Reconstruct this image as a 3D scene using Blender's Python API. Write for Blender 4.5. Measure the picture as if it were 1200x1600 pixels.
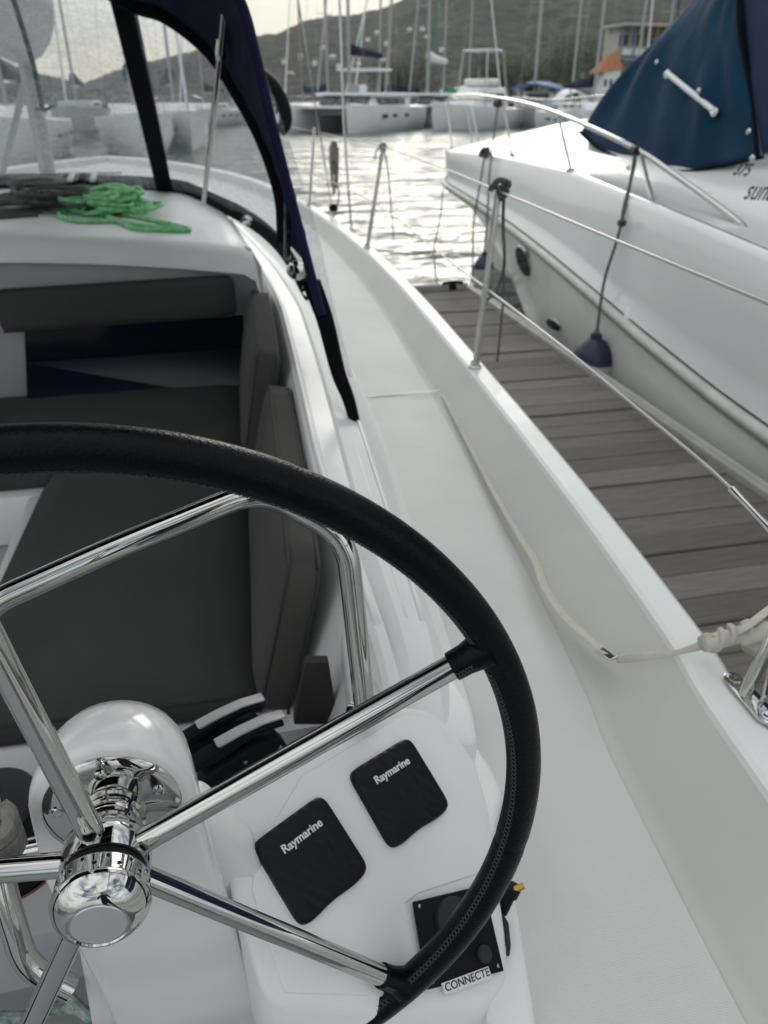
import bpy, bmesh, math, random
from mathutils import Vector as V, Matrix, noise
random.seed(7)
R = math.radians
sc = bpy.context.scene
for o in list(bpy.data.objects): bpy.data.objects.remove(o)
COL = sc.collection
# ---------------------------------------------------------------- camera
# world: x = starboard, y = towards the bow, z = up, water at z = 0, metres
cam_d = bpy.data.cameras.new('camera'); cam = bpy.data.objects.new('camera', cam_d); COL.objects.link(cam)
cam_d.sensor_fit = 'HORIZONTAL'; cam_d.sensor_width = 36; cam_d.lens = 35.4
cam_d.clip_start = 0.05; cam_d.clip_end = 6000
cam.location = (0, 0, 2.25)
cam.rotation_euler = (R(90 - 28.848), 0, R(-12.554))
cam_d.dof.use_dof = True; cam_d.dof.focus_distance = 0.78; cam_d.dof.aperture_fstop = 9.0
sc.camera = cam
sc.render.resolution_x = 768; sc.render.resolution_y = 1024
# ---------------------------------------------------------------- world
SUN_EL, SUN_AZ = 15.0, 17.0            # degrees; azimuth from the bow towards starboard
w = bpy.data.worlds.new('World'); sc.world = w; w.use_nodes = True
nt = w.node_tree; N = nt.nodes; L = nt.links
for n in list(N): N.remove(n)
out = N.new('ShaderNodeOutputWorld'); bg = N.new('ShaderNodeBackground'); L.new(bg.outputs[0], out.inputs[0])
sky = N.new('ShaderNodeTexSky'); sky.sky_type = 'NISHITA'; sky.sun_disc = False
sky.sun_elevation = R(SUN_EL); sky.sun_rotation = R(SUN_AZ); sky.air_density = 1.0; sky.dust_density = 0.6; sky.ozone_density = 1.5
tc = N.new('ShaderNodeTexCoord'); mp = N.new('ShaderNodeMapping'); mp.inputs['Scale'].default_value = (1.0, 1.0, 2.6)
L.new(tc.outputs['Generated'], mp.inputs['Vector'])
cn = N.new('ShaderNodeTexNoise'); cn.inputs['Scale'].default_value = 2.3; cn.inputs['Detail'].default_value = 8; cn.inputs['Roughness'].default_value = 0.56
cn.inputs['Distortion'].default_value = 0.5
L.new(mp.outputs[0], cn.inputs['Vector'])
cr = N.new('ShaderNodeValToRGB'); cr.color_ramp.elements[0].position = 0.36; cr.color_ramp.elements[1].position = 0.57
L.new(cn.outputs['Fac'], cr.inputs[0])
sat = N.new('ShaderNodeHueSaturation'); sat.inputs['Saturation'].default_value = 1.0; L.new(sky.outputs[0], sat.inputs['Color'])
cl = N.new('ShaderNodeMix'); cl.data_type = 'RGBA'; cl.blend_type = 'MIX'
v1 = N.new('ShaderNodeVectorMath'); v1.operation = 'MULTIPLY_ADD'; L.new(sat.outputs[0], v1.inputs[0]); v1.inputs[1].default_value = (.07, .075, .085); v1.inputs[2].default_value = (1, 1, 1)
v2 = N.new('ShaderNodeVectorMath'); v2.operation = 'DIVIDE'; L.new(sat.outputs[0], v2.inputs[0]); L.new(v1.outputs[0], v2.inputs[1])   # soft shoulder on the glow round the sun
L.new(cr.outputs[0], cl.inputs[0]); L.new(v2.outputs[0], cl.inputs[6]); cl.inputs[7].default_value = (9.3, 9.5, 9.4, 1)
L.new(cl.outputs[2], bg.inputs['Color']); bg.inputs['Strength'].default_value = 0.10
# ---------------------------------------------------------------- sun (low, behind thin cloud)
sd = bpy.data.lights.new('sun', 'SUN'); sd.energy = 0.55; sd.angle = R(22); sd.color = (1.0, 0.94, 0.83)
so = bpy.data.objects.new('sun', sd); COL.objects.link(so); so.location = (0, 20, 30)
dv = V((math.sin(R(SUN_AZ)) * math.cos(R(SUN_EL)), math.cos(R(SUN_AZ)) * math.cos(R(SUN_EL)), math.sin(R(SUN_EL))))
so.rotation_euler = dv.to_track_quat('Z', 'Y').to_euler()
vs = sc.view_settings; vs.view_transform = 'Standard'; vs.look = 'None'; vs.gamma = 1; vs.exposure = 0.52; vs.use_curve_mapping = False
# ---------------------------------------------------------------- materials
def mat(name, col, rough=0.5, metal=0.0, spec=0.5, coat=0.0, var=0.0, vscale=8.0, vcol=None, bump=0.0, bscale=50.0, bdet=4.0,
        stretch=(1, 1, 1), wave=None, sheen=0.0, trans=0.0, bdist=0.01, rvar=0.0, voro=False, alpha=None):
    m = bpy.data.materials.new(name); m.use_nodes = True
    nt = m.node_tree; N = nt.nodes; L = nt.links; b = N['Principled BSDF']
    b.inputs['Base Color'].default_value = (*col, 1); b.inputs['Roughness'].default_value = rough
    b.inputs['Metallic'].default_value = metal; b.inputs['Specular IOR Level'].default_value = spec
    b.inputs['Coat Weight'].default_value = coat; b.inputs['Coat Roughness'].default_value = 0.08
    b.inputs['Sheen Weight'].default_value = sheen; b.inputs['Transmission Weight'].default_value = trans
    tc = N.new('ShaderNodeTexCoord'); mp = N.new('ShaderNodeMapping'); mp.inputs['Scale'].default_value = stretch
    L.new(tc.outputs['Object'], mp.inputs['Vector'])
    if var or vcol or rvar:
        n = N.new('ShaderNodeTexNoise'); n.inputs['Scale'].default_value = vscale; n.inputs['Detail'].default_value = 6
        n.inputs['Roughness'].default_value = 0.6
        L.new(mp.outputs[0], n.inputs['Vector'])
        r = N.new('ShaderNodeMapRange'); r.inputs[1].default_value = 0.32; r.inputs[2].default_value = 0.68
        L.new(n.outputs['Fac'], r.inputs[0])
        if var or vcol:
            mx = N.new('ShaderNodeMix'); mx.data_type = 'RGBA'; L.new(r.outputs[0], mx.inputs[0])
            c2 = vcol if vcol else tuple(c * (1 - var) for c in col)
            mx.inputs[6].default_value = (*col, 1); mx.inputs[7].default_value = (*c2, 1)
            L.new(mx.outputs[2], b.inputs['Base Color'])
        if rvar:
            r2 = N.new('ShaderNodeMapRange'); r2.inputs[3].default_value = max(0, rough - rvar); r2.inputs[4].default_value = rough + rvar
            L.new(r.outputs[0], r2.inputs[0]); L.new(r2.outputs[0], b.inputs['Roughness'])
    last = None
    if bump:
        n2 = N.new('ShaderNodeTexVoronoi' if voro else 'ShaderNodeTexNoise'); n2.inputs['Scale'].default_value = bscale
        if not voro: n2.inputs['Detail'].default_value = bdet
        L.new(mp.outputs[0], n2.inputs['Vector'])
        bp = N.new('ShaderNodeBump'); bp.inputs['Strength'].default_value = bump; bp.inputs['Distance'].default_value = bdist
        L.new(n2.outputs[0], bp.inputs['Height']); last = bp
    if wave:
        sca, stg, axis, dist = wave
        wv = N.new('ShaderNodeTexWave'); wv.bands_direction = axis; wv.inputs['Scale'].default_value = sca; wv.inputs['Distortion'].default_value = dist
        L.new(tc.outputs['Object'], wv.inputs['Vector'])
        bp = N.new('ShaderNodeBump'); bp.inputs['Strength'].default_value = stg; bp.inputs['Distance'].default_value = 0.001
        L.new(wv.outputs['Fac'], bp.inputs['Height'])
        if last: L.new(last.outputs[0], bp.inputs['Normal'])
        last = bp
    if last: L.new(last.outputs[0], b.inputs['Normal'])
    return m
M = {}
M['gel'] = mat('white_gelcoat', (0.83, 0.845, 0.83), 0.42, coat=0.08, var=0.07, vscale=2.5, bump=0.05, bscale=3.0, bdist=0.02, rvar=0.08)
M['gloss'] = mat('glossy_white_gelcoat', (0.83, 0.845, 0.83), 0.22, coat=0.6)
M['nonslip'] = mat('non_slip_gelcoat', (0.60, 0.625, 0.605), 0.55, var=0.10, vscale=3.0, wave=(110, 0.22, 'Y', 0), bump=0.04, bscale=4, bdist=0.02)
M['bulwark'] = mat('bulwark_gelcoat_shaded', (0.575, 0.585, 0.550), 0.5, var=0.10, vscale=2.2)  # tinted darker, painting in the shade of the inner face beside the crease
M['greygel'] = mat('grey_gelcoat', (0.40, 0.42, 0.43), 0.45, var=0.08, vscale=3)
M['chrome'] = mat('polished_steel', (0.53, 0.525, 0.51), 0.05, metal=1.0, rvar=0.03, vscale=60, bump=0.02, bscale=14, bdist=0.004)
M['steel'] = mat('stainless_tube', (0.48, 0.475, 0.46), 0.2, metal=1.0, rvar=0.08, vscale=30)
M['wire'] = mat('lifeline_wire', (0.50, 0.49, 0.46), 0.42, metal=0.8)
M['disc'] = mat('brushed_disc', (0.70, 0.72, 0.74), 0.32, metal=0.9)
M['leather'] = mat('black_leather', (0.002, 0.0025, 0.004), 0.33, spec=0.13, rvar=0.06, vscale=45, bump=0.32, bscale=420, bdist=0.0012, voro=True)
M['thread'] = mat('black_thread', (0.045, 0.045, 0.05), 0.6)
M['black'] = mat('black_plastic', (0.006, 0.007, 0.010), 0.5, spec=0.15, bump=0.2, bscale=900, bdist=0.0004)
M['cover'] = mat('black_rubber_cover', (0.002, 0.003, 0.008), 0.42, spec=0.25, bump=0.1, bscale=800, bdist=0.0004, wave=(26, 0.8, 'DIAGONAL', 5.0))
M['knob'] = mat('dark_grey_rubber', (0.026, 0.027, 0.030), 0.65, spec=.3)
M['white'] = mat('white_print', (0.75, 0.76, 0.77), 0.5)
M['silver'] = mat('silver_lever', (0.55, 0.56, 0.57), 0.4, metal=0.3, bump=0.2, bscale=60)
M['cushion'] = mat('taupe_cushion_fabric', (0.078, 0.075, 0.070), 0.95, spec=.15, var=0.2, vscale=5, sheen=0.05, bump=0.5, bscale=420, bdist=0.0015)
M['cushion2'] = mat('taupe_seat_fabric', (0.066, 0.065, 0.063), 0.95, spec=.15, var=0.2, vscale=3, sheen=0.03, bump=0.45, bscale=380, bdist=0.0015)
M['piping'] = mat('cushion_piping', (0.03, 0.03, 0.032), 0.8)
M['tinted'] = mat('tinted_acrylic', (0.004, 0.008, 0.020), 0.12, spec=0.32)
M['navy'] = mat('navy_canvas', (0.013, 0.014, 0.055), 0.85, spec=.15, var=0.3, vscale=9, sheen=0.02, bump=0.5, bscale=300, bdist=0.002)
M['navydark'] = mat('black_canvas', (0.004, 0.004, 0.007), 0.85, spec=.1, bump=0.4, bscale=300, bdist=0.002)
M['blue'] = mat('blue_canvas', (0.003, 0.036, 0.078), 0.8, spec=0.15, var=0.22, vscale=3.5, sheen=0.04, bump=0.35, bscale=3.5, bdist=0.05, bdet=2)
M['blue2'] = mat('bright_blue_canvas', (0.005, 0.016, 0.07), 0.8, var=0.2, vscale=3)
M['web'] = mat('cream_webbing', (0.62, 0.60, 0.52), 0.8, var=0.15, vscale=40, wave=(260, 0.5, 'DIAGONAL', 0))
M['rope_grey'] = mat('grey_rope', (0.13, 0.13, 0.125), 0.85, var=0.5, vscale=120, bump=0.8, bscale=220, bdist=0.003)
M['rope_light'] = mat('pale_grey_rope', (0.30, 0.29, 0.26), 0.9, var=0.4, vscale=90, bump=0.8, bscale=300, bdist=0.003)
M['rope_green'] = mat('green_rope', (0.42, 0.80, 0.42), 0.75, vcol=(0.10, 0.42, 0.15), vscale=40, bump=0.6, bscale=260, bdist=0.002)
M['rope_fleck'] = mat('white_rope_green_fleck', (0.55, 0.56, 0.55), 0.85, vcol=(0.02, 0.16, 0.10), vscale=70, stretch=(1, 1, 1.0), bump=0.6, bscale=300, bdist=0.002)
M['plank'] = mat('weathered_plank', (0.173, 0.156, 0.149), 0.75, vcol=(0.100, 0.092, 0.088), vscale=9, stretch=(0.6, 9, 9), bump=0.6, bscale=30, bdist=0.004)
M['plank2'] = mat('weathered_plank_dark', (0.136, 0.123, 0.118), 0.75, vcol=(0.082, 0.075, 0.072), vscale=8, stretch=(0.6, 10, 10), bump=0.6, bscale=30, bdist=0.004)
M['plank3'] = mat('weathered_plank_pale', (0.201, 0.182, 0.174), 0.75, vcol=(0.125, 0.116, 0.110), vscale=10, stretch=(0.6, 8, 8), bump=0.6, bscale=30, bdist=0.004)
M['dark'] = mat('dark_underside', (0.03, 0.028, 0.026), 0.9)
M['alu'] = mat('dock_edge_rail', (0.42, 0.41, 0.38), 0.5, var=0.25, vscale=6)
M['fender_white'] = mat('fender_white', (0.62, 0.62, 0.58), 0.45, var=0.2, vscale=6)
M['fender_blue'] = mat('fender_blue', (0.012, 0.022, 0.06), 0.4)
M['mgel'] = mat('motor_yacht_gelcoat', (0.76, 0.775, 0.765), 0.22, coat=0.4, var=0.05, vscale=1.2, bump=0.03, bscale=1.5, bdist=0.03)
M['mgel2'] = mat('motor_yacht_hull', (0.82, 0.82, 0.78), 0.3, coat=0.2, var=0.16, vscale=1.1)
M['rubber'] = mat('rub_rail', (0.34, 0.33, 0.30), 0.5)
M['farwhite'] = mat('far_white_hull', (0.80, 0.82, 0.83), 0.35, var=0.12, vscale=0.8)
M['fargrey'] = mat('far_grey_hull', (0.40, 0.43, 0.45), 0.4, var=0.2, vscale=0.8)
M['glassdark'] = mat('dark_window', (0.02, 0.025, 0.03), 0.08)
M['mast'] = mat('mast_aluminium', (0.36, 0.36, 0.36), 0.35, metal=0.5, var=0.1)
M['mastwood'] = mat('tan_mast', (0.26, 0.22, 0.15), 0.5)
M['tarp'] = mat('blue_tarp', (0.10, 0.20, 0.42), 0.6, var=0.3, vscale=2)
M['green'] = mat('green_cloth', (0.02, 0.22, 0.12), 0.7)
M['tile'] = mat('orange_tile', (0.42, 0.16, 0.07), 0.8, var=0.3, vscale=1.5)
M['plaster'] = mat('pale_plaster', (0.50, 0.48, 0.43), 0.8, var=0.2, vscale=0.6)
M['bluewood'] = mat('blue_paint', (0.16, 0.22, 0.30), 0.6)
M['redcloth'] = mat('red_cloth', (0.22, 0.07, 0.06), 0.8)
M['bark'] = mat('bark', (0.09, 0.07, 0.05), 0.9)
M['leaf'] = mat('leaf', (0.050, 0.080, 0.028), 0.7, vcol=(0.028, 0.050, 0.018), vscale=0.8)
M['brass'] = mat('brass', (0.45, 0.28, 0.07), 0.3, metal=1)
def hill_mat():
    m = mat('hill_scrub', (0.038, 0.038, 0.027), 0.95, vcol=(0.021, 0.023, 0.016), vscale=0.035, bump=1.0, bscale=0.16, bdist=4.0, bdet=8)
    return m
M['hill'] = hill_mat()
M['quay'] = mat('quay_stone', (0.16, 0.15, 0.14), 0.8, var=0.3, vscale=0.5)
def water_mat():
    m = bpy.data.materials.new('harbour_water'); m.use_nodes = True; nt = m.node_tree; N = nt.nodes; L = nt.links
    b = N['Principled BSDF']; b.inputs['Base Color'].default_value = (0.045, 0.085, 0.075, 1); b.inputs['Roughness'].default_value = 0.13
    b.inputs['IOR'].default_value = 1.33; b.inputs['Specular IOR Level'].default_value = 0.6
    tc = N.new('ShaderNodeTexCoord'); mp = N.new('ShaderNodeMapping'); mp.inputs['Scale'].default_value = (0.45, 1.0, 1); mp.inputs['Rotation'].default_value = (0, 0, R(8))
    L.new(tc.outputs['Object'], mp.inputs['Vector'])
    prev = None
    for s, st, d in ((1.3, 0.8, 0.21), (4.0, 0.5, 0.035), (0.4, 0.6, 0.6)):
        n = N.new('ShaderNodeTexNoise'); n.inputs['Scale'].default_value = s; n.inputs['Detail'].default_value = 3; n.inputs['Distortion'].default_value = 0.6
        L.new(mp.outputs[0], n.inputs['Vector'])
        bp = N.new('ShaderNodeBump'); bp.inputs['Strength'].default_value = st; bp.inputs['Distance'].default_value = d
        L.new(n.outputs['Fac'], bp.inputs['Height'])
        if prev: L.new(prev.outputs[0], bp.inputs['Normal'])
        prev = bp
    L.new(prev.outputs[0], b.inputs['Normal'])
    return m
M['water'] = water_mat()
def vinyl_mat(name, haze, scratch):
    m = bpy.data.materials.new(name); m.use_nodes = True; nt = m.node_tree; N = nt.nodes; L = nt.links
    for n in list(N): N.remove(n)
    out = N.new('ShaderNodeOutputMaterial')
    tr = N.new('ShaderNodeBsdfTransparent'); tr.inputs[0].default_value = (0.86, 0.88, 0.90, 1)
    df = N.new('ShaderNodeBsdfDiffuse'); df.inputs[0].default_value = (0.55, 0.58, 0.62, 1)
    tl = N.new('ShaderNodeBsdfTranslucent'); tl.inputs[0].default_value = (0.55, 0.58, 0.62, 1)
    gl = N.new('ShaderNodeBsdfGlossy'); gl.inputs['Roughness'].default_value = 0.08
    tc = N.new('ShaderNodeTexCoord'); mp = N.new('ShaderNodeMapping'); mp.inputs['Scale'].default_value = (1.2, 1.2, 4.0); mp.inputs['Rotation'].default_value = (0.4, 0.5, 0.3)
    L.new(tc.outputs['Object'], mp.inputs[0])
    n1 = N.new('ShaderNodeTexNoise'); n1.inputs['Scale'].default_value = 7; n1.inputs['Detail'].default_value = 9; n1.inputs['Roughness'].default_value = 0.7; n1.inputs['Distortion'].default_value = 1.6
    L.new(mp.outputs[0], n1.inputs[0])
    r1 = N.new('ShaderNodeMapRange'); r1.inputs[1].default_value = 0.42; r1.inputs[2].default_value = 0.75; r1.inputs[3].default_value = haze; r1.inputs[4].default_value = haze + scratch
    L.new(n1.outputs['Fac'], r1.inputs[0])
    n2 = N.new('ShaderNodeTexNoise'); n2.inputs['Scale'].default_value = 3.5; n2.inputs['Detail'].default_value = 3; n2.inputs['Distortion'].default_value = 4.0
    L.new(mp.outputs[0], n2.inputs[0])
    r2 = N.new('ShaderNodeValToRGB'); e = r2.color_ramp.elements; e[0].position = 0.488; e[0].color = (0, 0, 0, 1); e[1].position = 0.512; e[1].color = (0, 0, 0, 1)
    k = r2.color_ramp.elements.new(0.5); k.color = (0.35, 0.35, 0.35, 1)
    L.new(n2.outputs['Fac'], r2.inputs[0])
    ad = N.new('ShaderNodeMath'); ad.operation = 'ADD'; ad.use_clamp = True; L.new(r1.outputs[0], ad.inputs[0]); L.new(r2.outputs[0], ad.inputs[1])
    m0 = N.new('ShaderNodeMixShader'); m0.inputs[0].default_value = 0.5; L.new(df.outputs[0], m0.inputs[1]); L.new(tl.outputs[0], m0.inputs[2])
    m1 = N.new('ShaderNodeMixShader'); L.new(ad.outputs[0], m1.inputs[0]); L.new(tr.outputs[0], m1.inputs[1]); L.new(m0.outputs[0], m1.inputs[2])
    m2 = N.new('ShaderNodeMixShader'); m2.inputs[0].default_value = 0.05; L.new(m1.outputs[0], m2.inputs[1]); L.new(gl.outputs[0], m2.inputs[2])
    bp = N.new('ShaderNodeBump'); bp.inputs['Strength'].default_value = 0.25; bp.inputs['Distance'].default_value = 0.02; L.new(n2.outputs['Fac'], bp.inputs['Height'])
    L.new(bp.outputs[0], gl.inputs['Normal']); L.new(m2.outputs[0], out.inputs[0])
    return m
M['vinyl'] = vinyl_mat('scratched_clear_vinyl', 0.12, 0.42)
M['vinyl2'] = vinyl_mat('clear_vinyl', 0.06, 0.26)
# ---------------------------------------------------------------- mesh helpers
def catmull(pts, n=8, closed=False):
    P = [V(p) for p in pts]; out = []
    m = len(P)
    if m < 3: return P
    rng = range(m) if closed else range(m - 1)
    for i in rng:
        p0 = P[(i - 1) % m] if closed or i > 0 else P[0] * 2 - P[1]
        p1, p2 = P[i], P[(i + 1) % m]
        p3 = P[(i + 2) % m] if closed or i + 2 < m else P[-1] * 2 - P[-2]
        for k in range(n):
            t = k / n
            out.append(0.5 * ((2 * p1) + (p2 - p0) * t + (2 * p0 - 5 * p1 + 4 * p2 - p3) * t * t + (3 * p1 - p0 - 3 * p2 + p3) * t ** 3))
    if not closed: out.append(P[-1])
    return out
def bendpath(pts, r=0.05, n=6):
    """polyline with rounded corners"""
    P = [V(p) for p in pts]; out = [P[0]]
    for i in range(1, len(P) - 1):
        a, b, c = P[i - 1], P[i], P[i + 1]
        la, lc = (a - b).length, (c - b).length
        d = min(r, la * .48, lc * .48)
        p, q = b + (a - b) / la * d, b + (c - b) / lc * d
        for k in range(n + 1):
            t = k / n; out.append(p * (1 - t) ** 2 + b * 2 * t * (1 - t) + q * t * t)
    out.append(P[-1]); return out
class MB:
    def __init__(s): s.v = []; s.f = []
    def add(s, v, f):
        o = len(s.v); s.v += [V(p) for p in v]; s.f += [tuple(i + o for i in q) for q in f]; return s
    def box(s, c, d, rot=None):
        c = V(c); h = [x / 2 for x in d]; vs = []
        for x in (-1, 1):
            for y in (-1, 1):
                for z in (-1, 1):
                    p = V((x * h[0], y * h[1], z * h[2]))
                    if rot is not None: p = rot @ p
                    vs.append(c + p)
        return s.add(vs, [(0, 1, 3, 2), (4, 6, 7, 5), (0, 4, 5, 1), (2, 3, 7, 6), (0, 2, 6, 4), (1, 5, 7, 3)])
    def tube(s, pts, r, n=12, closed=False, cap=True, flat=1.0, up=None):
        P = [V(p) for p in pts]; m = len(P); rr = r if callable(r) else (lambda t: r)
        vs = []; prev = None
        for i in range(m):
            if closed: t = P[(i + 1) % m] - P[i - 1]
            else: t = P[min(i + 1, m - 1)] - P[max(i - 1, 0)]
            if t.length < 1e-9: t = V((0, 0, 1))
            t.normalize()
            if prev is None:
                a = V(up) if up is not None else (V((0, 0, 1)) if abs(t.z) < 0.9 else V((1, 0, 0)))
                x = t.cross(a).normalized()
            else:
                x = prev - t * prev.dot(t)
                x = x.normalized() if x.length > 1e-6 else t.orthogonal().normalized()
            prev = x; y = t.cross(x)
            q = rr(i / max(1, m - 1))
            for k in range(n):
                an = 2 * math.pi * k / n
                vs.append(P[i] + x * math.cos(an) * q + y * math.sin(an) * q * flat)
        fs = []
        for i in range(m if closed else m - 1):
            for k in range(n):
                a = i * n + k; b = i * n + (k + 1) % n; j = (i + 1) % m
                fs.append((a, b, j * n + (k + 1) % n, j * n + k))
        if cap and not closed:
            fs.append(tuple(range(n - 1, -1, -1))); fs.append(tuple((m - 1) * n + k for k in range(n)))
        return s.add(vs, fs)
    def lathe(s, prof, c, axis=(0, 0, 1), n=32, cap=True):
        """prof: (radius, distance along axis)"""
        ax = V(axis).normalized(); x = ax.orthogonal().normalized(); y = ax.cross(x); c = V(c); vs = []; fs = []
        for r, h in prof:
            for k in range(n):
                a = 2 * math.pi * k / n; vs.append(c + ax * h + (x * math.cos(a) + y * math.sin(a)) * max(r, 1e-5))
        for i in range(len(prof) - 1):
            for k in range(n):
                a = i * n + k; b = i * n + (k + 1) % n; fs.append((a, b, b + n, a + n))
        if cap:
            fs.append(tuple(range(n - 1, -1, -1))); q = (len(prof) - 1) * n; fs.append(tuple(q + k for k in range(n)))
        return s.add(vs, fs)
    def prism(s, poly, off):
        P = [V(p) for p in poly]; n = len(P); off = off if isinstance(off, list) else [V(off)] * n
        return s.add(P + [p + V(o) for p, o in zip(P, off)], [tuple(range(n)), tuple(range(2 * n - 1, n - 1, -1))] + [(i, i + n, (i + 1) % n + n, (i + 1) % n) for i in range(n)])
    def loft(s, rows, closed=False, cap=False):
        n = len(rows[0]); vs = [p for r in rows for p in r]; fs = []
        for i in range(len(rows) - 1):
            for k in range(n if closed else n - 1):
                a = i * n + k; b = i * n + (k + 1) % n; fs.append((a, b, b + n, a + n))
        if cap:
            fs.append(tuple(range(n - 1, -1, -1))); q = (len(rows) - 1) * n; fs.append(tuple(q + k for k in range(n)))
        return s.add(vs, fs)
    def build(s, name, m, parent=None, bevel=0, seg=2, sharp=35, smooth=True, solid=0, sub=0):
        bm = bmesh.new(); off = V(parent['_o']) if parent is not None else None
        vs = [bm.verts.new(p) for p in s.v]
        for f in s.f:
            try: bm.faces.new([vs[i] for i in f])
            except ValueError: pass
        bmesh.ops.recalc_face_normals(bm, faces=bm.faces)
        if solid:
            bmesh.ops.solidify(bm, geom=list(bm.faces), thickness=solid)
        if bevel:
            es = [e for e in bm.edges if len(e.link_faces) == 2 and e.calc_face_angle(0) > R(28)]
            bmesh.ops.bevel(bm, geom=es, offset=bevel, segments=seg, profile=0.5, affect='EDGES', clamp_overlap=True)
        if off is None:
            xs = [v.co for v in bm.verts]
            off = V(((min(p.x for p in xs) + max(p.x for p in xs)) / 2, (min(p.y for p in xs) + max(p.y for p in xs)) / 2, min(p.z for p in xs)))
            loc = off
        else: loc = None
        for v in bm.verts: v.co -= off
        me = bpy.data.meshes.new(name); bm.to_mesh(me); bm.free()
        me.materials.append(M[m] if isinstance(m, str) else m)
        if smooth:
            me.polygons.foreach_set('use_smooth', [True] * len(me.polygons)); me.set_sharp_from_angle(angle=R(sharp))
        o = bpy.data.objects.new(name, me); COL.objects.link(o)
        if loc is not None: o.location = loc
        o['_o'] = list(off)
        if parent is not None: o.parent = parent
        if sub:
            md = o.modifiers.new('sub', 'SUBSURF'); md.levels = sub; md.render_levels = sub
        return o
def tag(o, label=None, cat=None, group=None, kind=None):
    if label: o['label'] = label
    if cat: o['category'] = cat
    if group: o['group'] = group
    if kind: o['kind'] = kind
    return o
def thing(name, label, cat, loc=(0, 0, 0), group=None):
    o = bpy.data.objects.new(name, None); COL.objects.link(o); o.location = loc; o.empty_display_size = 0.1
    o['_o'] = list(loc); return tag(o, label, cat, group)
def copy_tree(o, parent=None):
    c = o.copy(); COL.objects.link(c)
    if parent is not None: c.parent = parent
    for ch in list(KIDS.get(o.name, o.children)): copy_tree(ch, c)
    return c
KIDS = {}
def text(name, s, m, parent, origin, right, up, size, offset=0.0, depth=0.0004, shear=0.0, fit=None):
    cu = bpy.data.curves.new(name, 'FONT'); cu.body = s; cu.size = size; cu.offset = offset; cu.extrude = depth; cu.shear = shear
    cu.align_x = 'LEFT'
    t = bpy.data.objects.new(name, cu); COL.objects.link(t)
    dg = bpy.context.evaluated_depsgraph_get(); me = bpy.data.meshes.new_from_object(t.evaluated_get(dg))
    bpy.data.objects.remove(t); bpy.data.curves.remove(cu)
    r = V(right).normalized(); u = (V(up) - r * V(up).dot(r)).normalized(); n = r.cross(u)
    off = V(parent['_o'])
    if fit:
        k_ = fit / max(v.co.x for v in me.vertices)
        for v in me.vertices: v.co.x *= k_; v.co.y *= k_
    for v in me.vertices: v.co = V(origin) + r * v.co.x + u * v.co.y + n * v.co.z - off
    me.materials.append(M[m]); me.name = name
    o = bpy.data.objects.new(name, me); COL.objects.link(o); o.parent = parent; o['_o'] = list(off); return o
def fnoise(p, s=1.0): return noise.noise(V(p) * s)
def hang_loop(p, n, w, h, r, seed):
    """a hank of rope: n loops hanging from p"""
    rnd = random.Random(seed); path = []
    for i in range(n):
        ww = w * rnd.uniform(.1, 1.2); hh = h * rnd.uniform(.8, 1.1); a = rnd.uniform(-1, 1)
        for k in range(10):
            t = 2 * math.pi * k / 10
            path.append(V(p) + V((ww * math.sin(t), a * 0.02 + 0.01 * math.sin(3 * t), -hh / 2 + hh / 2 * math.cos(t))))
    return catmull(path, 3)
# ================================================================ SETTING
mb = MB(); mb.add([(-3000, -3000, 0), (3000, -3000, 0), (3000, 3000, 0), (-3000, 3000, 0)], [(0, 1, 2, 3)])
water = tag(mb.build('water', 'water'), kind='structure')
RIDGE = [(-25.791,0.0445),(-20.631,0.0320),(-14.286,0.0424),(-11.040,0.0321),(-9.064,0.0191),(-6.564,0.0110),(-2.761,0.0284),(0.281,0.0410),(4.240,0.0543),(5.787,0.0563),(6.500,0.0624),(7.658,0.0692),(9.292,0.0729),(10.924,0.0754),(12.554,0.0819),(13.968,0.0908),(16.543,0.1097),(19.666,0.1193),(22.411,0.1140),(25.388,0.1238),(28.041,0.1169),(31.836,0.0983),(37.010,0.0948),(45.017,0.0731),(53.150,0.0522)]
def ridge_el(a):
    if a <= RIDGE[0][0]: return RIDGE[0][1]
    for (a0, e0), (a1, e1) in zip(RIDGE, RIDGE[1:]):
        if a <= a1:
            t = (a - a0) / (a1 - a0); return e0 + (e1 - e0) * t
    return RIDGE[-1][1]
R0, R1 = 150.0, 760.0
def hill_z(a, r):
    e = ridge_el(a); t = min(1, max(0, (r - R0) / (R1 - R0)))
    top = 2.25 + e * R1
    z = top * (0.25 * t + 0.75 * (3 * t * t - 2 * t ** 3)) - 0.5
    x, y = r * math.sin(R(a)), r * math.cos(R(a))
    z += 9 * fnoise((x * .012, y * .012, 0)) * t * (1 - t) * 2 + 3.0 * fnoise((x * .06, y * .06, 3)) * min(1, t * 4) * (1 - .5 * t)
    z += 1.6 * fnoise((x * .22, y * .22, 5)) * min(1, t * 4)
    if r > R1: z = top * (1 - (r - R1) / 500) + 1.5 * fnoise((x * .2, y * .2, 5))
    return z
mb = MB(); rows = []
for i in range(110):
    r = R0 + (R1 + 120 - R0) * i / 109
    rows.append([(r * math.sin(R(a)), r * math.cos(R(a)), hill_z(a, r)) for a in [-55 + 130 * k / 519 for k in range(520)]])
mb.loft(rows); tag(mb.build('hill', 'hill', sharp=180), kind='structure')
def azx(px):  # bearing of a column of the picture, used only to list where the houses stand on the slope
    return px
# quay in front of the hill
mb = MB(); mb.box((20, 152, 0.4), (320, 40, 1.4)); mb.box((20, 131.5, 1.16), (320, 1.4, 0.2)); tag(mb.build('quay', 'quay', bevel=0.05), kind='structure')
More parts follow.
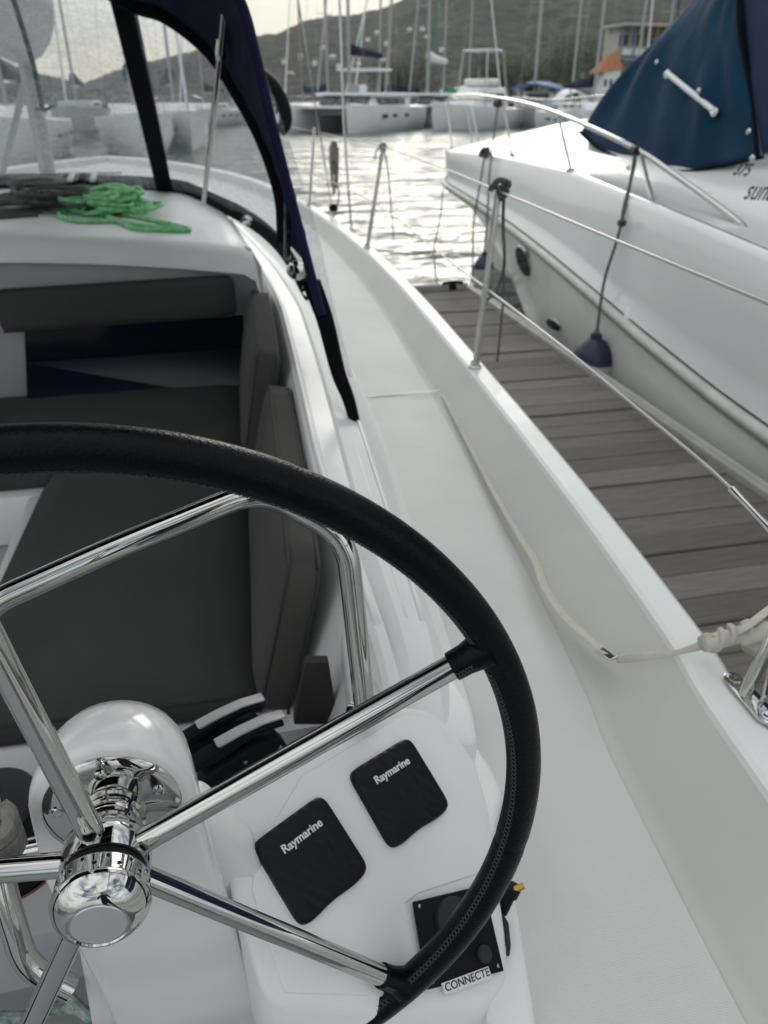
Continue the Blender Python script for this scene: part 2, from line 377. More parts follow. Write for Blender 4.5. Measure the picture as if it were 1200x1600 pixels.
# houses on the slope
HOUSES = [(6.105,0.0317),(7.158,0.0380),(6.480,0.0205),(8.054,0.0331),(8.622,0.0455),(9.624,0.0269),(11.523,0.0542),(12.143,0.0597),(12.720,0.0506),(13.053,0.0413),(14.196,0.0627),(15.015,0.0639),(15.349,0.0597),(12.471,0.0351),(16.283,0.0443),(10.883,0.0319),(9.225,0.0369),(4.997,0.0128)]
ROOFS = ['tile', 'farwhite', 'fargrey']
def house(a, el, k):
    r = R0 + 60
    best = None
    for i in range(90):
        rr = R0 + 20 + i * 6.5; z = hill_z(a, rr); d = abs((z - 2.25) / rr - el)
        if best is None or d < best[0]: best = (d, rr, z)
    rr, z = best[1], best[2]; x, y = rr * math.sin(R(a)), rr * math.cos(R(a))
    wd = rr * .0065 * random.uniform(.7, 1.3); hh = rr * .0028; dp = wd * .8
    mats = [('white', 'cream', 'grey')[k % 3], ('orange', 'white', 'grey')[k % 3]]
    t = thing('hillside_house', HL[k], 'house', (x, y, z - 1), 'houses scattered on the hillside')
    m1 = MB(); m1.box((x, y, z + hh / 2 - 1), (wd, dp, hh + 2)); m1.build('wall', ['farwhite', 'plaster', 'farwhite'][k % 3], t)
    m2 = MB(); zt = z + hh
    m2.add([(x - wd * .55, y - dp * .55, zt), (x + wd * .55, y - dp * .55, zt), (x + wd * .55, y + dp * .55, zt), (x - wd * .55, y + dp * .55, zt), (x - wd * .3, y, zt + hh * .5), (x + wd * .3, y, zt + hh * .5)],
           [(0, 1, 5, 4), (1, 2, 5), (2, 3, 4, 5), (3, 0, 4), (0, 3, 2, 1)]); m2.build('roof', ROOFS[k % 3], t, smooth=False)
HL = ['pale house on the left hill slope, highest above the catamaran bow', 'small house on the hill just left of the tan mast', 'low house on the hill nearest the end of the sprayhood',
      'house on the hill between the tan mast and the white mast', 'lone house high on the hill above the catamaran coachroof', 'house on the hill behind the catamaran coachroof windows',
      'house up the hill left of the dark raked mast top', 'house highest in the cluster left of the dark raked mast', 'cream house in the hill cluster crossed by the dark raked mast',
      'grey roofed house just under the hill cluster by the dark raked mast', 'orange roofed house high on the hill right of the dark raked mast', 'pale house beside the highest cluster on the mid slope',
      'grey roofed house at the right end of the mid slope cluster', 'orange roofed house on the slope behind the sail bag tip', 'pale house on the slope behind the green sail mast',
      'small house just behind the catamaran bimini', 'orange roofed house left of the catamaran mast', 'pale house low on the slope beside the sprayhood']
for k, (a, el) in enumerate(HOUSES): house(a, el, k)
# ---- dock
DZ = 0.75
t = thing('dock', 'wooden finger dock of weathered grey planks between the sailing yacht and the motor yacht', 'dock', (1.7, 2.5, 0))
DX0, DX1 = 1.22, 2.20
pm = []
for mname in ('plank', 'plank2', 'plank3'):
    q = MB(); q.box(((DX0 + DX1) / 2, 0, DZ - 0.016), (DX1 - DX0 - 0.01, 0.1375, 0.032)); o = q.build('plank', mname, t, bevel=0.004, seg=1); pm.append(o)
for i in range(58):
    y = -1.6 + 0.14 * i
    src = pm[random.choice([0, 0, 1, 2])]
    o = src.copy(); COL.objects.link(o); o.parent = t
    o.location = (random.uniform(-.003, .003), y, random.uniform(-.0015, .001)); o.rotation_euler = (R(random.uniform(-.15, .15)), 0, R(random.uniform(-.04, .04)))
for o in pm: bpy.data.objects.remove(o)
q = MB()
for i in range(58):
    for x_ in (DX0 + .09, DX1 - .09):
        for dy in (-.035, .035): q.lathe([(.0055, .0005), (.005, .0012), (0, .0008)], (x_, -1.6 + .14 * i + dy, DZ), n=8)
sc__ = q.build('screw_head', 'dark', t); sc__['kind'] = 'stuff'
q = MB(); q.box(((DX0 + DX1) / 2, 2.45, DZ - 0.183), (DX1 - DX0 - 0.06, 8.0, 0.3)); q.build('frame', 'dark', t)
for px in (1.5, 1.95):
    q = MB(); q.lathe([(0.14, 0), (0.14, 1.0)], (px, 6.2, -0.5), n=16); q.build('float_pile', 'dark', t)
q = MB(); q.box((DX1 + 0.022, 2.47, DZ - 0.02), (0.05, 8.1, 0.10)); q.build('edge_rail', 'alu', t, bevel=0.008)
q = MB(); q.box((DX1 + 0.085, 2.47, DZ - 0.055), (0.075, 8.1, 0.11)); q.build('fender_strip', 'fender_white', t, bevel=0.02)
q = MB(); q.box((DX0 - 0.03, 2.47, DZ - 0.02), (0.05, 8.1, 0.10)); q.build('edge_rail', 'alu', t, bevel=0.008)
q = MB(); q.box(((DX0 + DX1) / 2, 6.56, DZ - 0.005), (DX1 - DX0 + 0.05, 0.05, 0.09)); q.build('end_rail', 'alu', t, bevel=0.008)
# ================================================================ OWN YACHT
# cap outer edge (x, y, z) of the starboard bulwark, stern to bow
CAP = [(0.66, -1.6, 1.36), (0.76, 0.0, 1.335), (0.825, 0.771, 1.33), (0.862, 1.02, 1.333), (0.912, 1.576, 1.34), (0.978, 2.611, 1.35), (1.03, 3.9, 1.375), (1.025, 4.93, 1.40), (0.95, 6.3, 1.43), (0.80, 7.5, 1.46), (0.5, 8.8, 1.50), (0.0, 9.9, 1.54), (-0.55, 10.6, 1.57), (-1.1, 11.0, 1.59)]
capc = catmull(CAP, 6)
def side(i, P):
    a = P[min(i + 1, len(P) - 1)] - P[max(i - 1, 0)]; a.z = 0; a.normalize(); return V((-a.y, a.x, 0))   # inboard normal
yacht = thing('sailing_yacht', 'white sailing yacht with open cockpit, console and long side deck in the foreground', 'yacht', (-1.1, 3, 0))
CX = -1.1
def mir(p): return V((2 * CX - p[0], p[1], p[2]))
inn = [side(i, capc) for i in range(len(capc))]
for sgn in (1, -1):
    F = (lambda p: V(p)) if sgn == 1 else mir
    rows = []
    for p, n in zip(capc, inn):
        fac = min(1, max(0.12, (11.0 - p.y) / 5))
        rows.append([F(p + V((0, 0, 0))), F(p + n * .03 * fac + V((0, 0, -.35))), F(p + n * .15 * fac + V((0, 0, -1.0))), F(p + n * .6 * fac + V((0, 0, -1.6)))])
    q = MB(); q.loft(rows); q.build('hull_side', 'gel', yacht, sharp=60)
    rows = []
    for p, n in zip(capc, inn):
        wd = 0.075
        s0 = [p + V((0, 0, -.02)), p + V((0, 0, -.004)), p + n * .006 + V((0, 0, .002)), p + n * (wd - .014) + V((0, 0, .002)), p + n * (wd - .004) + V((0, 0, -.004)), p + n * wd + V((0, 0, -.016))]
        rows.append([F(x) for x in s0])
    q = MB(); q.loft(rows); q.build('bulwark_cap', 'gel', yacht, sharp=30)
    rows = []
    for p, n in zip(capc, inn):
        k = min(1, max(.25, 1 - (p.y - 1) / 9)); drop = 0.115 * (.55 + .45 * k)
        a = p + n * .0748 + V((0, 0, -.0155)); b = p + n * (.074 + .135 * k) + V((0, 0, -drop - .004))
        rows.append([F(a), F(a.lerp(b, .35) + V((0, 0, -.001))), F(a.lerp(b, .9) + V((0, 0, -.002))), F(b), F(b + n * .02 + V((0, 0, -.004)))])
    q = MB(); q.loft(rows); q.build('bulwark_face', 'bulwark', yacht, sharp=60)
    # side deck from the bulwark foot to the centre line
    rows = []
    for p, n in zip(capc, inn):
        k = min(1, max(.25, 1 - (p.y - 1) / 9)); drop = 0.115 * (.55 + .45 * k)
        b = p + n * (.090 + .135 * k) + V((0, 0, -drop - .007))
        inner = max(min(b.x - .02, 0.27 if p.y < .9 else (.30 if p.y < 5.6 else CX)), CX)
        if p.y > 5.4: inner = min(CX, b.x)
        row = []
        for u in (0, .012, .3, .6, 1.0):
            x = b.x + (inner - b.x) * u; row.append(F(V((x, b.y if u < .05 else b.y, b.z + .003 + .009 * min(1, u * 3) + .02 * u * (1 if p.y > 5.4 else 0)))))
        rows.append(row)
    q = MB(); q.loft(rows); q.build('side_deck', 'nonslip', yacht, sharp=60)
q = MB()   # seams moulded across the side deck
for pts in ([(0.5312,2.664,1.252),(0.8234,2.672,1.252)],):
    q.tube(pts, .004, n=6, flat=.5)
q.build('deck_seam', 'gel', yacht)
# ---- coaming: loft from the cockpit wall over the top to the side deck
CO = [  # y, inner foot (x,z), inner top, top outer, ridge, outer foot
    (0.20, (.02, .90), (.175, 1.165), (.20, 1.175), (.230, 1.170), (.255, 1.16)),
    (0.62, (.02, .90), (.190, 1.225), (.22, 1.235), (.262, 1.225), (.300, 1.20)),
    (0.80, (.02, .90), (.200, 1.340), (.240, 1.355), (.282, 1.340), (.325, 1.225)),
    (0.90, (.02, .90), (.205, 1.415), (.250, 1.420), (.290, 1.410), (.335, 1.24)),
    (1.02, (.00, .90), (.203, 1.455), (.250, 1.470), (.300, 1.440), (.365, 1.24)),
    (1.30, (-.01, .90), (.196, 1.475), (.255, 1.480), (.318, 1.445), (.392, 1.24)),
    (1.60, (-.01, .90), (.190, 1.490), (.270, 1.485), (.340, 1.440), (.420, 1.24)),
    (2.10, (.02, .90), (.212, 1.495), (.300, 1.490), (.372, 1.440), (.470, 1.245)),
    (2.70, (.06, .90), (.238, 1.500), (.330, 1.490), (.400, 1.440), (.510, 1.25)),
    (3.30, (.09, .90), (.250, 1.505), (.345, 1.490), (.410, 1.440), (.520, 1.26)),
    (4.20, (.15, .90), (.200, 1.52), (.30, 1.50), (.37, 1.45), (.49, 1.27)),
    (5.60, (.05, .90), (.080, 1.54), (.16, 1.52), (.24, 1.46), (.38, 1.29))]
for sgn in (1, -1):
    F = (lambda p: V(p)) if sgn == 1 else mir
    rows = []
    for y, a, b, c, d, e in CO:
        rw = [(a[0], y, a[1]), (b[0] - .012, y, b[1] - .03), (b[0] - .004, y, b[1] - .006), (b[0] + .006, y, b[1] + .002), (b[0] + .022, y, b[1] + .002), (b[0] + .026, y, b[1] - .006),
              (c[0] - .01, y, c[1] - .005), (c[0], y, c[1]), (d[0] - .012, y, d[1] + .012), (d[0], y, d[1] + .012), (d[0] + .010, y, d[1] - .002), (d[0] + .03, y, d[1] - .05), (e[0], y, e[1] + .012), (e[0] + .015, y, e[1]), (e[0] + .03, y, e[1] - .01)]
        rows.append([F(p) for p in rw])
    cols = list(zip(*rows)); cols = [catmull(c, 5) for c in cols]; rows = list(zip(*cols))
    q = MB(); q.loft([list(r) for r in rows]); q.build('coaming', 'gel', yacht, sharp=24)
q = MB(); q.tube(catmull([(b[0] + .012, y, b[1] + .001) for y, a, b, c, d, e in CO], 5)[20:], .007, n=8); q.build('coaming_bead', 'gel', yacht, sharp=180)
q = MB(); q.tube(catmull([(d[0] - .004, y, d[1] + .010) for y, a, b, c, d, e in CO], 5)[20:], .006, n=8); q.build('coaming_bead', 'gel', yacht, sharp=180)
q = MB(); q.tube(catmull([(d[0] - .034, y, d[1] + .021) for y, a, b, c, d, e in CO], 5)[20:], .004, n=8); q.build('coaming_bead', 'gel', yacht, sharp=180)
# coaming inner end wall beside the cushions, raised non slip pad with the slot
q = MB(); q.prism([(0.1593,1.082,1.405),(0.2412,1.083,1.405),(0.2823,1.055,1.405),(0.2583,0.8973,1.405),(0.2259,0.8744,1.405),(0.1434,0.8854,1.405)], (0, 0, -.5)); q.build('coaming_step', 'nonslip', yacht, bevel=.014, seg=3)
q = MB(); q.prism([(0.0901,1.03,1.385),(0.1303,1.03,1.378),(0.1419,1.03,1.23),(0.062,1.03,1.247)], (0, .02, 0)); q.build('drain_slot', 'dark', yacht)
# cockpit sole, seat bases, bulkhead
q = MB(); q.box((CX, 1.2, .86), (2.6, 5.6, .06)); q.build('cockpit_sole', 'greygel', yacht)
q = MB(); q.box((-.26, 1.85, .985), (.84, 1.2, .19)); q.build('seat_base', 'gel', yacht, bevel=.02)
q = MB(); q.box((-.62, 2.87, .985), (1.55, .85, .19)); q.build('seat_base', 'gel', yacht, bevel=.02)
q = MB(); q.prism([(.21, 3.3, 1.0), (.21, 3.3, 1.62), (.17, 3.3, 1.70), (-.3, 3.3, 1.75), (CX, 3.3, 1.785), (-2.4, 3.3, 1.70), (-2.4, 3.3, 1.0)], (0, .05, 0)); q.build('bulkhead', 'greygel', yacht, bevel=.01)
# coachroof with rounded aft edge
def roofz(x, y):
    u = (x - CX) / 1.3; return 1.80 - .10 * u * u + .012 * (y - 3.3) * (1 if y < 5.2 else 1) - max(0, y - 5.4) ** 1.6 * .14
rows = []
for y in (3.23, 3.235, 3.25, 3.30, 3.6, 4.1, 4.7, 5.3, 5.9, 6.5, 7.1, 7.7):
    hw = 1.275 - max(0, y - 3.3) * .05 - max(0, y - 5.2) * .16
    aft = {3.23: -.10, 3.235: -.03, 3.25: -.010}.get(y, 0)
    row = []
    for k in range(25):
        u = -1 + 2 * k / 24; x = CX + hw * math.sin(u * math.pi / 2) if abs(u) < 1 else CX + hw * u
        zz = roofz(x, y) - (.018 if abs(u) > .9 else 0) + aft
        row.append((x, y, zz))
    row = [(CX - hw - .03, y, 1.46)] + [(CX - hw - .012, y, row[0][2] - .05)] + row + [(CX + hw + .012, y, row[-1][2] - .05), (CX + hw + .03, y, 1.46)]
    rows.append(row)
q = MB(); q.loft(rows); q.build('coachroof', 'gel', yacht, sharp=50)
q = MB(); q.prism([(-0.7617,3.285,1.428),(0.1154,3.285,1.431),(0.1033,3.285,1.296),(-0.7874,3.285,1.285)], (0, .004, 0)); q.build('bulkhead_window', 'tinted', yacht)
q = MB(); q.prism([(-0.7844,3.27,1.287),(0.1024,3.27,1.294)] + [(0.0814,3.17,1.092),(-0.7979,3.17,1.107)], (0, .01, .004)); q.build('bulkhead_window', 'tinted', yacht)
# boom with sail bag, mast (further forward, seen through the window)
q = MB(); q.tube([(CX, 6.5, 1.6), (CX, 6.5, 17)], .085, n=16, flat=.65); ms = q.build('mast', 'mast', yacht)
q = MB(); bagp = [(CX + .0, 6.35 - .45 * i, 2.80 + .04 * math.sin(i)) for i in range(9)]
q.tube(bagp, lambda t: .27 - .08 * t, n=18, flat=1.35); q.build('sail_bag', 'fargrey', ms)
q = MB(); q.tube([(CX, 6.4, 2.60), (CX, 2.2, 2.72)], .06, n=12); q.build('boom', 'mast', ms)
for sx in (-.25, .0, .25):
    q = MB(); q.tube([(CX + sx * .3, 6.45, 1.75), (CX + sx * 2.2 + .1, 5.0, 1.86)], .006, n=6); q.build('halyard', 'rope_light', ms)
q = MB(); q.tube([(1.0, 6.4, 1.45), (CX + .1, 6.7, 16)], .006, n=6); q.tube([(.72, 6.5, 1.32), (CX + .1, 6.6, 8)], .005, n=6); q.build('shroud', 'steel', ms)
q = MB(); q.tube([(-1.9, 8.5, 1.5), (-1.15, 7.6, 2.7)], .03, n=8); q.build('boom_vang', 'mast', ms)
# ---- console with the instruments: sloping top plane, vertical walls
INS_N = V((0.3179, -0.4592, 0.8295))
top = [(-0.0917,0.6733,1.484),(0.0237,0.7347,1.474),(0.14,0.7985,1.465),(0.2056,0.8266,1.455),(0.2519,0.827,1.438),(0.2895,0.8,1.409),(0.3096,0.7639,1.381),(0.3134,0.7113,1.35),(0.3052,0.6497,1.319),(0.2961,0.5992,1.295),(0.2894,0.5517,1.271),(0.2744,0.5132,1.256),(0.2396,0.4878,1.255),(0.1079,0.4848,1.304),(-0.009,0.4906,1.351),(-0.0313,0.5081,1.37),(-0.0593,0.6185,1.442)]
q = MB(); q.prism(top, [V((0, -.03 if p[1] < .6 else 0, .95 - p[2])) for p in top]); con = q.build('console', 'gel', yacht, bevel=.013, seg=4, sharp=60)
# raised facet plate under the instruments
pl = [(-0.031,0.5936,1.417),(-0.0206,0.6331,1.435),(0.0462,0.7168,1.456),(0.2075,0.8097,1.445),(0.2472,0.8091,1.43),(0.2835,0.7656,1.392),(0.3026,0.709,1.353),(0.2925,0.6287,1.312),(0.1776,0.598,1.339),(0.1576,0.5869,1.341),(0.1549,0.4957,1.292),(-0.0047,0.5014,1.356)]
q = MB(); q.prism([V(p) + INS_N * .005 for p in pl], INS_N * -.012); q.build('console_facet', 'gel', yacht, bevel=.003, seg=2)
# outboard steps beside the console
q = MB(); q.prism([(0.2176,0.9189,1.38),(0.2488,0.8596,1.38),(0.2846,0.803,1.38),(0.3267,0.7963,1.38),(0.3428,0.8757,1.38),(0.331,0.9931,1.38),(0.2704,1.007,1.38),(0.2282,0.9647,1.38)], (0, 0, -.4)); q.build('console_shoulder', 'gel', yacht, bevel=.012, seg=3)
q = MB(); q.prism([(0.302,0.8489,1.33),(0.3394,0.8434,1.33),(0.3488,0.7838,1.33),(0.3478,0.7358,1.33),(0.3053,0.668,1.33),(0.299,0.7442,1.33)], [V((.02, 0, -.4))] * 6); q.build('console_shoulder', 'gel', yacht, bevel=.012, seg=3)
q = MB(); q.prism([(0.3434,0.7455,1.245),(0.3547,0.719,1.245),(0.333,0.6256,1.245),(0.2995,0.4736,1.245),(0.2713,0.3941,1.245),(0.212,0.4073,1.245),(0.2918,0.6347,1.245)], (0, 0, -.3)); q.build('console_foot', 'gel', yacht, bevel=.01, seg=3)
for pp, dz in (([(0.3686,0.7653,1.3),(0.3746,0.7588,1.3),(0.3465,0.6884,1.3),(0.345,0.7002,1.3)], .02), ([(0.3081,0.6835,1.3),(0.3133,0.6735,1.3),(0.2976,0.6196,1.3),(0.293,0.6276,1.3)], .02), ([(0.298,0.5965,1.27),(0.3017,0.5768,1.27),(0.293,0.5445,1.27),(0.2868,0.5494,1.27)], .02)):
    q = MB(); q.prism(pp, (0, 0, -.03)); q.build('deck_hook', 'knob', yacht, bevel=.003)
# console shelf inboard of the pedestal where winch and clutches stand
q = MB(); q.box((-.42, .865, 1.19), (1.10, .31, .12)); q.build('winch_shelf', 'greygel', yacht, bevel=.012)
# ---- pedestal head around the wheel shaft
WC = V((-.155, .512, 1.616)); ta = R(2.3); AX = V((0, math.cos(ta), -math.sin(ta))); UPW = V((0, math.sin(ta), math.cos(ta)))
rows = []
for s, rr in ((.067, .062), (.067, .072), (.069, .077), (.074, .081), (.085, .0825), (.11, .080), (.135, .075), (.152, .067), (.163, .054), (.168, .035)):
    c = WC + AX * s; row = []
    for k in range(21):
        a = math.pi * k / 20; row.append(c + V((1, 0, 0)) * rr * math.cos(a) + UPW * rr * math.sin(a))
    dz = 1.0; flare = .03
    row = [c + V((rr + .055, 0, -.65)), c + V((rr + .022, 0, -.30)), c + V((rr + .006, 0, -.1))] + row + [c + V((-rr - .006, 0, -.1)), c + V((-rr + .012, 0, -.30)), c + V((-rr + .035, 0, -.65))]
    rows.append(row)
q = MB(); q.loft(rows)
n = len(rows[0]); q.f.append(tuple(range(n - 1, -1, -1))); q.f.append(tuple(len(q.v) - n + k for k in range(n)))
q.build('pedestal', 'gloss', yacht, sharp=60)
# front skirt blending pedestal and console
q = MB(); q.prism([(-.235, .60, 1.42), (-.19, .60, 1.56), (-.07, .60, 1.55), (-.01, .61, 1.42), (.02, .6, 1.0), (-.27, .6, 1.0)], (0, .06, 0)); q.build('pedestal_skirt', 'gel', yacht, bevel=.012, seg=3)
# ================================================================ STEERING WHEEL
wheel = thing('steering_wheel', 'large steering wheel with black leather rim and polished steel spokes', 'steering wheel', WC)
def wp(ang, r, s=0): return WC + V((1, 0, 0)) * r * math.cos(R(ang)) + UPW * r * math.sin(R(ang)) + AX * s
RW, RT = .418, .0178
seams = [61.5, -11.0, -83, -155, 133.5]
for i, a1 in enumerate(seams):
    a0 = seams[(i + 1) % 5]
    if a0 > a1: a0 -= 360
    nst = 60; q = MB(); pts = [wp(a0 + .06 + (a1 - a0 - .12) * k / nst, RW) for k in range(nst + 1)]
    q.tube(pts, lambda t: RT * (1 - .035 * max(0, 1 - min(t, 1 - t) * 160)) , n=28); q.build('leather_sleeve', 'leather', wheel, sharp=70)
q = MB(); q.tube([wp(360 * k / 160, RW) for k in range(160)], RT * .96, n=20, closed=True); q.build('rim', 'leather', wheel)
SP = [26.8, -45.5, -117, 171, 99]
for a in SP:
    q = MB(); q.tube([wp(a, .030), wp(a, .37), wp(a, RW - .004)], .0118, n=24); q.build('spoke', 'chrome', wheel)
    q = MB(); prof = [(0.0130, RW - .043), (.0142, RW - .042), (.0146, RW - .028), (.0165, RW - .018), (.020, RW - .006)]
    ca = (wp(a, 1) - WC).normalized()
    q.lathe([(r_, h_) for r_, h_ in prof], WC, ca, n=24); q.build('spoke_collar', 'leather', wheel)
    q = MB(); q.tube(bendpath([wp(a + 1.6 * 0, .030), wp(a, .034)], .01), .0135, n=20); q.build('weld_ring', 'chrome', wheel)
# cross stitching on the inner side of the rim
q = MB(); nst = 430
for k in range(nst):
    a = 360 * k / nst
    near = min(abs((a - s_ + 180) % 360 - 180) for s_ in SP)
    if near < 2.6: continue
    for sg in (-1, 1):
        def sp(an, phi):
            ra = RW - (RT + .0006) * math.cos(phi); return wp(an, ra, (RT + .0006) * math.sin(phi))
        phi0 = -.62
        pts = [sp(a - .33 * sg, phi0 - .17), sp(a, phi0), sp(a + .33 * sg, phi0 + .17)]
        q.tube(pts, .0006, n=4)
for a in SP:
    for k in range(9):
        for sg in (-1, 1):
            h = RW - .041 + .0032 * k
            c = WC + (wp(a, 1) - WC).normalized() * h; tdir = (wp(a + 90, 1) - WC).normalized()
            q.tube([c + tdir * (.0035 * sg) - AX * .0146, c + tdir * (-.0035 * sg) - AX * .0148 + (wp(a, 1) - WC).normalized() * .003], .0005, n=4)
st = q.build('stitching', 'thread', wheel, smooth=False); st['kind'] = 'stuff'
# hub, lathe profiles along -AX (towards the helmsman)
A_ = -AX
q = MB(); q.lathe([(.030, -.030), (.033, -.026), (.0385, -.022), (.041, -.016), (.0415, .006), (.0405, .0135), (.036, .0145)], WC, A_, n=48); q.build('hub', 'chrome', wheel, sharp=40)
q = MB(); q.lathe([(.036, .014), (.0375, .0155), (.0375, .021), (.036, .023)], WC, A_, n=48); q.build('hub_groove', 'black', wheel)
q = MB(); q.lathe([(.036, .0225), (.0405, .0235), (.0415, .0255), (.0418, .040), (.0432, .0425), (.0437, .0455), (.0430, .048), (.0400, .0555), (.0340, .0625), (.0285, .0665), (.0265, .0672), (.0255, .0655), (.0245, .0655)], WC, A_, n=56); q.build('hub_nut', 'chrome', wheel, sharp=50)
q = MB(); q.lathe([(.0245, .0652), (.0235, .0664), (.0, .0668)], WC, A_, n=40); q.build('hub_disc', 'disc', wheel)
q = MB()
for k in range(24):
    a = 2 * math.pi * k / 24; h = .0285 if k % 2 else .0355
    d = V((1, 0, 0)) * math.cos(a) + UPW * math.sin(a); q.lathe([(.0026, -.0004), (.0024, .0004), (.0014, .00015), (.0004, -.0006)], WC + A_ * h + d * .0415, d, n=10)
q.build('grip_dimple', 'chrome', wheel)
q = MB()
for k in range(24):
    a = 2 * math.pi * k / 24; h = .0285 if k % 2 else .0355
    d = V((1, 0, 0)) * math.cos(a) + UPW * math.sin(a); q.lathe([(.0017, .0003), (.0015, .0006), (0, .0006)], WC + A_ * h + d * .0415, d, n=8)
q.build('dimple_shade', 'black', wheel)  # black discs colour in the recess shade at the dimple centres
q = MB(); q.lathe([(.029, -.030), (.0262, -.032), (.0262, -.039), (.029, -.040), (.030, -.042), (.030, -.046), (.0335, -.0475), (.0345, -.058), (.034, -.063)], WC, A_, n=40); q.build('shaft', 'chrome', wheel, sharp=40)
q = MB(); q.lathe([(.034, -.0555), (.046, -.0585), (.058, -.0610), (.0660, -.0635), (.0680, -.0655), (.0675, -.0685), (.03, -.069)], WC, A_, n=64, cap=False); fl = q.build('flange', 'chrome', wheel, sharp=50)
for k in range(5):
    a = 2 * math.pi * (k + .3) / 5; d = V((1, 0, 0)) * math.cos(a) + UPW * math.sin(a)
    q = MB(); q.lathe([(.0065, -.0600), (.006, -.0583), (.0045, -.0573), (.0015, -.0575), (.0, -.0581)], WC + d * .0515, A_, n=16); q.build('screw', 'chrome', fl)
# ================================================================ GUARD RAIL
gp = [(0.1483,0.7909,1.492), (0.1382,0.8507,1.739), (0.0339,0.8783,1.809), (-0.1507,0.8463,1.763), (-0.3097,0.82,1.716), (-0.34,0.7891,1.649), (-0.3135,0.6438,1.443), (-0.3023,0.6073,1.341), (-0.2587,0.5961,1.297)]
guard = thing('guard_rail', 'thick bent stainless guard rail arching over the console behind the wheel', 'guard rail', gp[0])
q = MB(); q.tube(bendpath(gp, .045, 8), .0155, n=28); q.build('rail_tube', 'chrome', guard, sharp=60)
q = MB(); q.lathe([(.027, 0), (.027, .004), (.018, .007), (.016, .016)], V(gp[0]) + V((0, 0, -.012)), n=24); q.build('foot_flange', 'chrome', guard)
q = MB(); q.tube([(-0.3478,0.651,1.484), (-0.2516,0.6404,1.503)], .0125, n=20); tag(q.build('grab_bar', 'chrome'), 'short level steel bar ending at the left side of the white pedestal', 'grab bar')
# ================================================================ INSTRUMENT COVERS
def cover(c4, label):
    c = [V(p) for p in c4]; ctr = sum(c, V()) / 4
    t = thing('instrument_cover', label, 'instrument cover', ctr, 'black covers over the console instruments')
    r = ((c[1] - c[0]) + (c[2] - c[3])).normalized(); u = INS_N.cross(r); s = .0565
    # rounded square outline with a wavy finger grip on the lower edge
    out = []
    for k in range(96):
        a = 2 * math.pi * k / 96; e = .10
        ca, sa = math.cos(a), math.sin(a); m_ = (abs(ca) ** (1 / e) + abs(sa) ** (1 / e)) ** e
        x, y = s * ca / m_, s * sa / m_
        if y < -s * .85: y += .0010 * math.cos(x / s * 5.2 + .5)
        out.append((x, y))
    lay = []
    for h, k_ in ((0.000, 1.0), (.009, 1.0), (.0125, .985), (.0145, .95), (.0148, .90), (.0150, .6), (.0150, .3), (.0150, .02)):
        lay.append([ctr + INS_N * (h + .001) + r * x * k_ + u * y * k_ for x, y in out])
    q = MB(); q.loft(lay, closed=True, cap=True); q.build('cover_shell', 'cover', t, sharp=40)
    text('lettering', 'Raymarine', 'white', t, ctr + INS_N * .0164 + r * (-.030) + u * (.0235), r, u, .0160, offset=.00035, depth=.0003, fit=.063)
    return t
CA = [(-0.0252,0.6393,1.44),(0.0633,0.6978,1.438),(0.1145,0.6163,1.374),(0.0202,0.5587,1.378)]; CB = [(0.1036,0.7269,1.439),(0.2057,0.7818,1.431),(0.2504,0.6952,1.365),(0.1477,0.6361,1.372)]
cover(CA, 'black square instrument cover nearer the wheel hub on the console')
cover(CB, 'black square instrument cover farther from the wheel hub, upper right one on the console')
# ---- thruster control panel
pc = [V(p) + INS_N * .004 for p in [(0.1656,0.5878,1.339),(0.2711,0.6095,1.31),(0.2707,0.5207,1.261),(0.1634,0.5033,1.292)]]
panel = thing('control_panel', 'black square control panel with round rubber cap at the lower right of the console', 'control panel', sum(pc, V()) / 4)
q = MB(); q.prism(pc, INS_N * .004); q.build('plate', 'black', panel, bevel=.0015, seg=2)
rr_ = (pc[1] - pc[0]).normalized(); uu_ = INS_N.cross(rr_)
kc = V((0.2163,0.5694,1.309))
q = MB(); q.lathe([(.0285, .006), (.029, .012), (.0275, .0155), (.024, .017), (.0, .0175)], kc, INS_N, n=40); q.build('round_cap', 'knob', panel)
kc2 = V((0.2465,0.537,1.279))
q = MB(); q.lathe([(.0105, .008), (.0105, .013), (.008, .015), (.0, .0155)], kc2, INS_N, n=24); q.build('push_button', 'knob', panel)
for i, (a, b) in enumerate(((.07, .07), (.93, .07), (.93, .93), (.07, .93))):
    p = pc[0].lerp(pc[1], a).lerp(pc[3].lerp(pc[2], a), b)
    q = MB(); q.lathe([(.0024, .003), (.0022, .0052), (.0, .0055)], p, INS_N, n=12); q.build('screw', 'steel', panel)
def arrow(c, s, ang):
    c = V(c) + INS_N * .0088; ra = rr_ * math.cos(ang) + uu_ * math.sin(ang); ua = INS_N.cross(ra)
    pts = [(-.35, -1), (.35, -1), (.35, 0), (.8, 0), (0, 1), (-.8, 0), (-.35, 0)]
    q = MB(); q.tube([c + ra * x * s + ua * y * s for x, y in pts], s * .13, n=4, closed=True); q.build('arrow_mark', 'white', panel)
arrow((0.1792,0.5414,1.308), .006, 0)
arrow((0.2608,0.5973,1.307), .005, math.pi)
lb = [V(p) + INS_N * .0088 for p in [(0.1813,0.5085,1.289),(0.2489,0.5251,1.272),(0.2506,0.5139,1.265),(0.1833,0.4978,1.282)]]
q = MB(); q.prism(lb, INS_N * .0008); pl_ = q.build('label_plate', 'white', panel)
rl = (lb[1] - lb[0]).normalized(); text('lettering', 'CONNECTE', 'black', panel, lb[3] + INS_N * .0011 + rl * .002 + INS_N.cross(rl) * .003, rl, INS_N.cross(rl), .0135, offset=.0001, depth=.0003, fit=(lb[1] - lb[0]).length - .004)
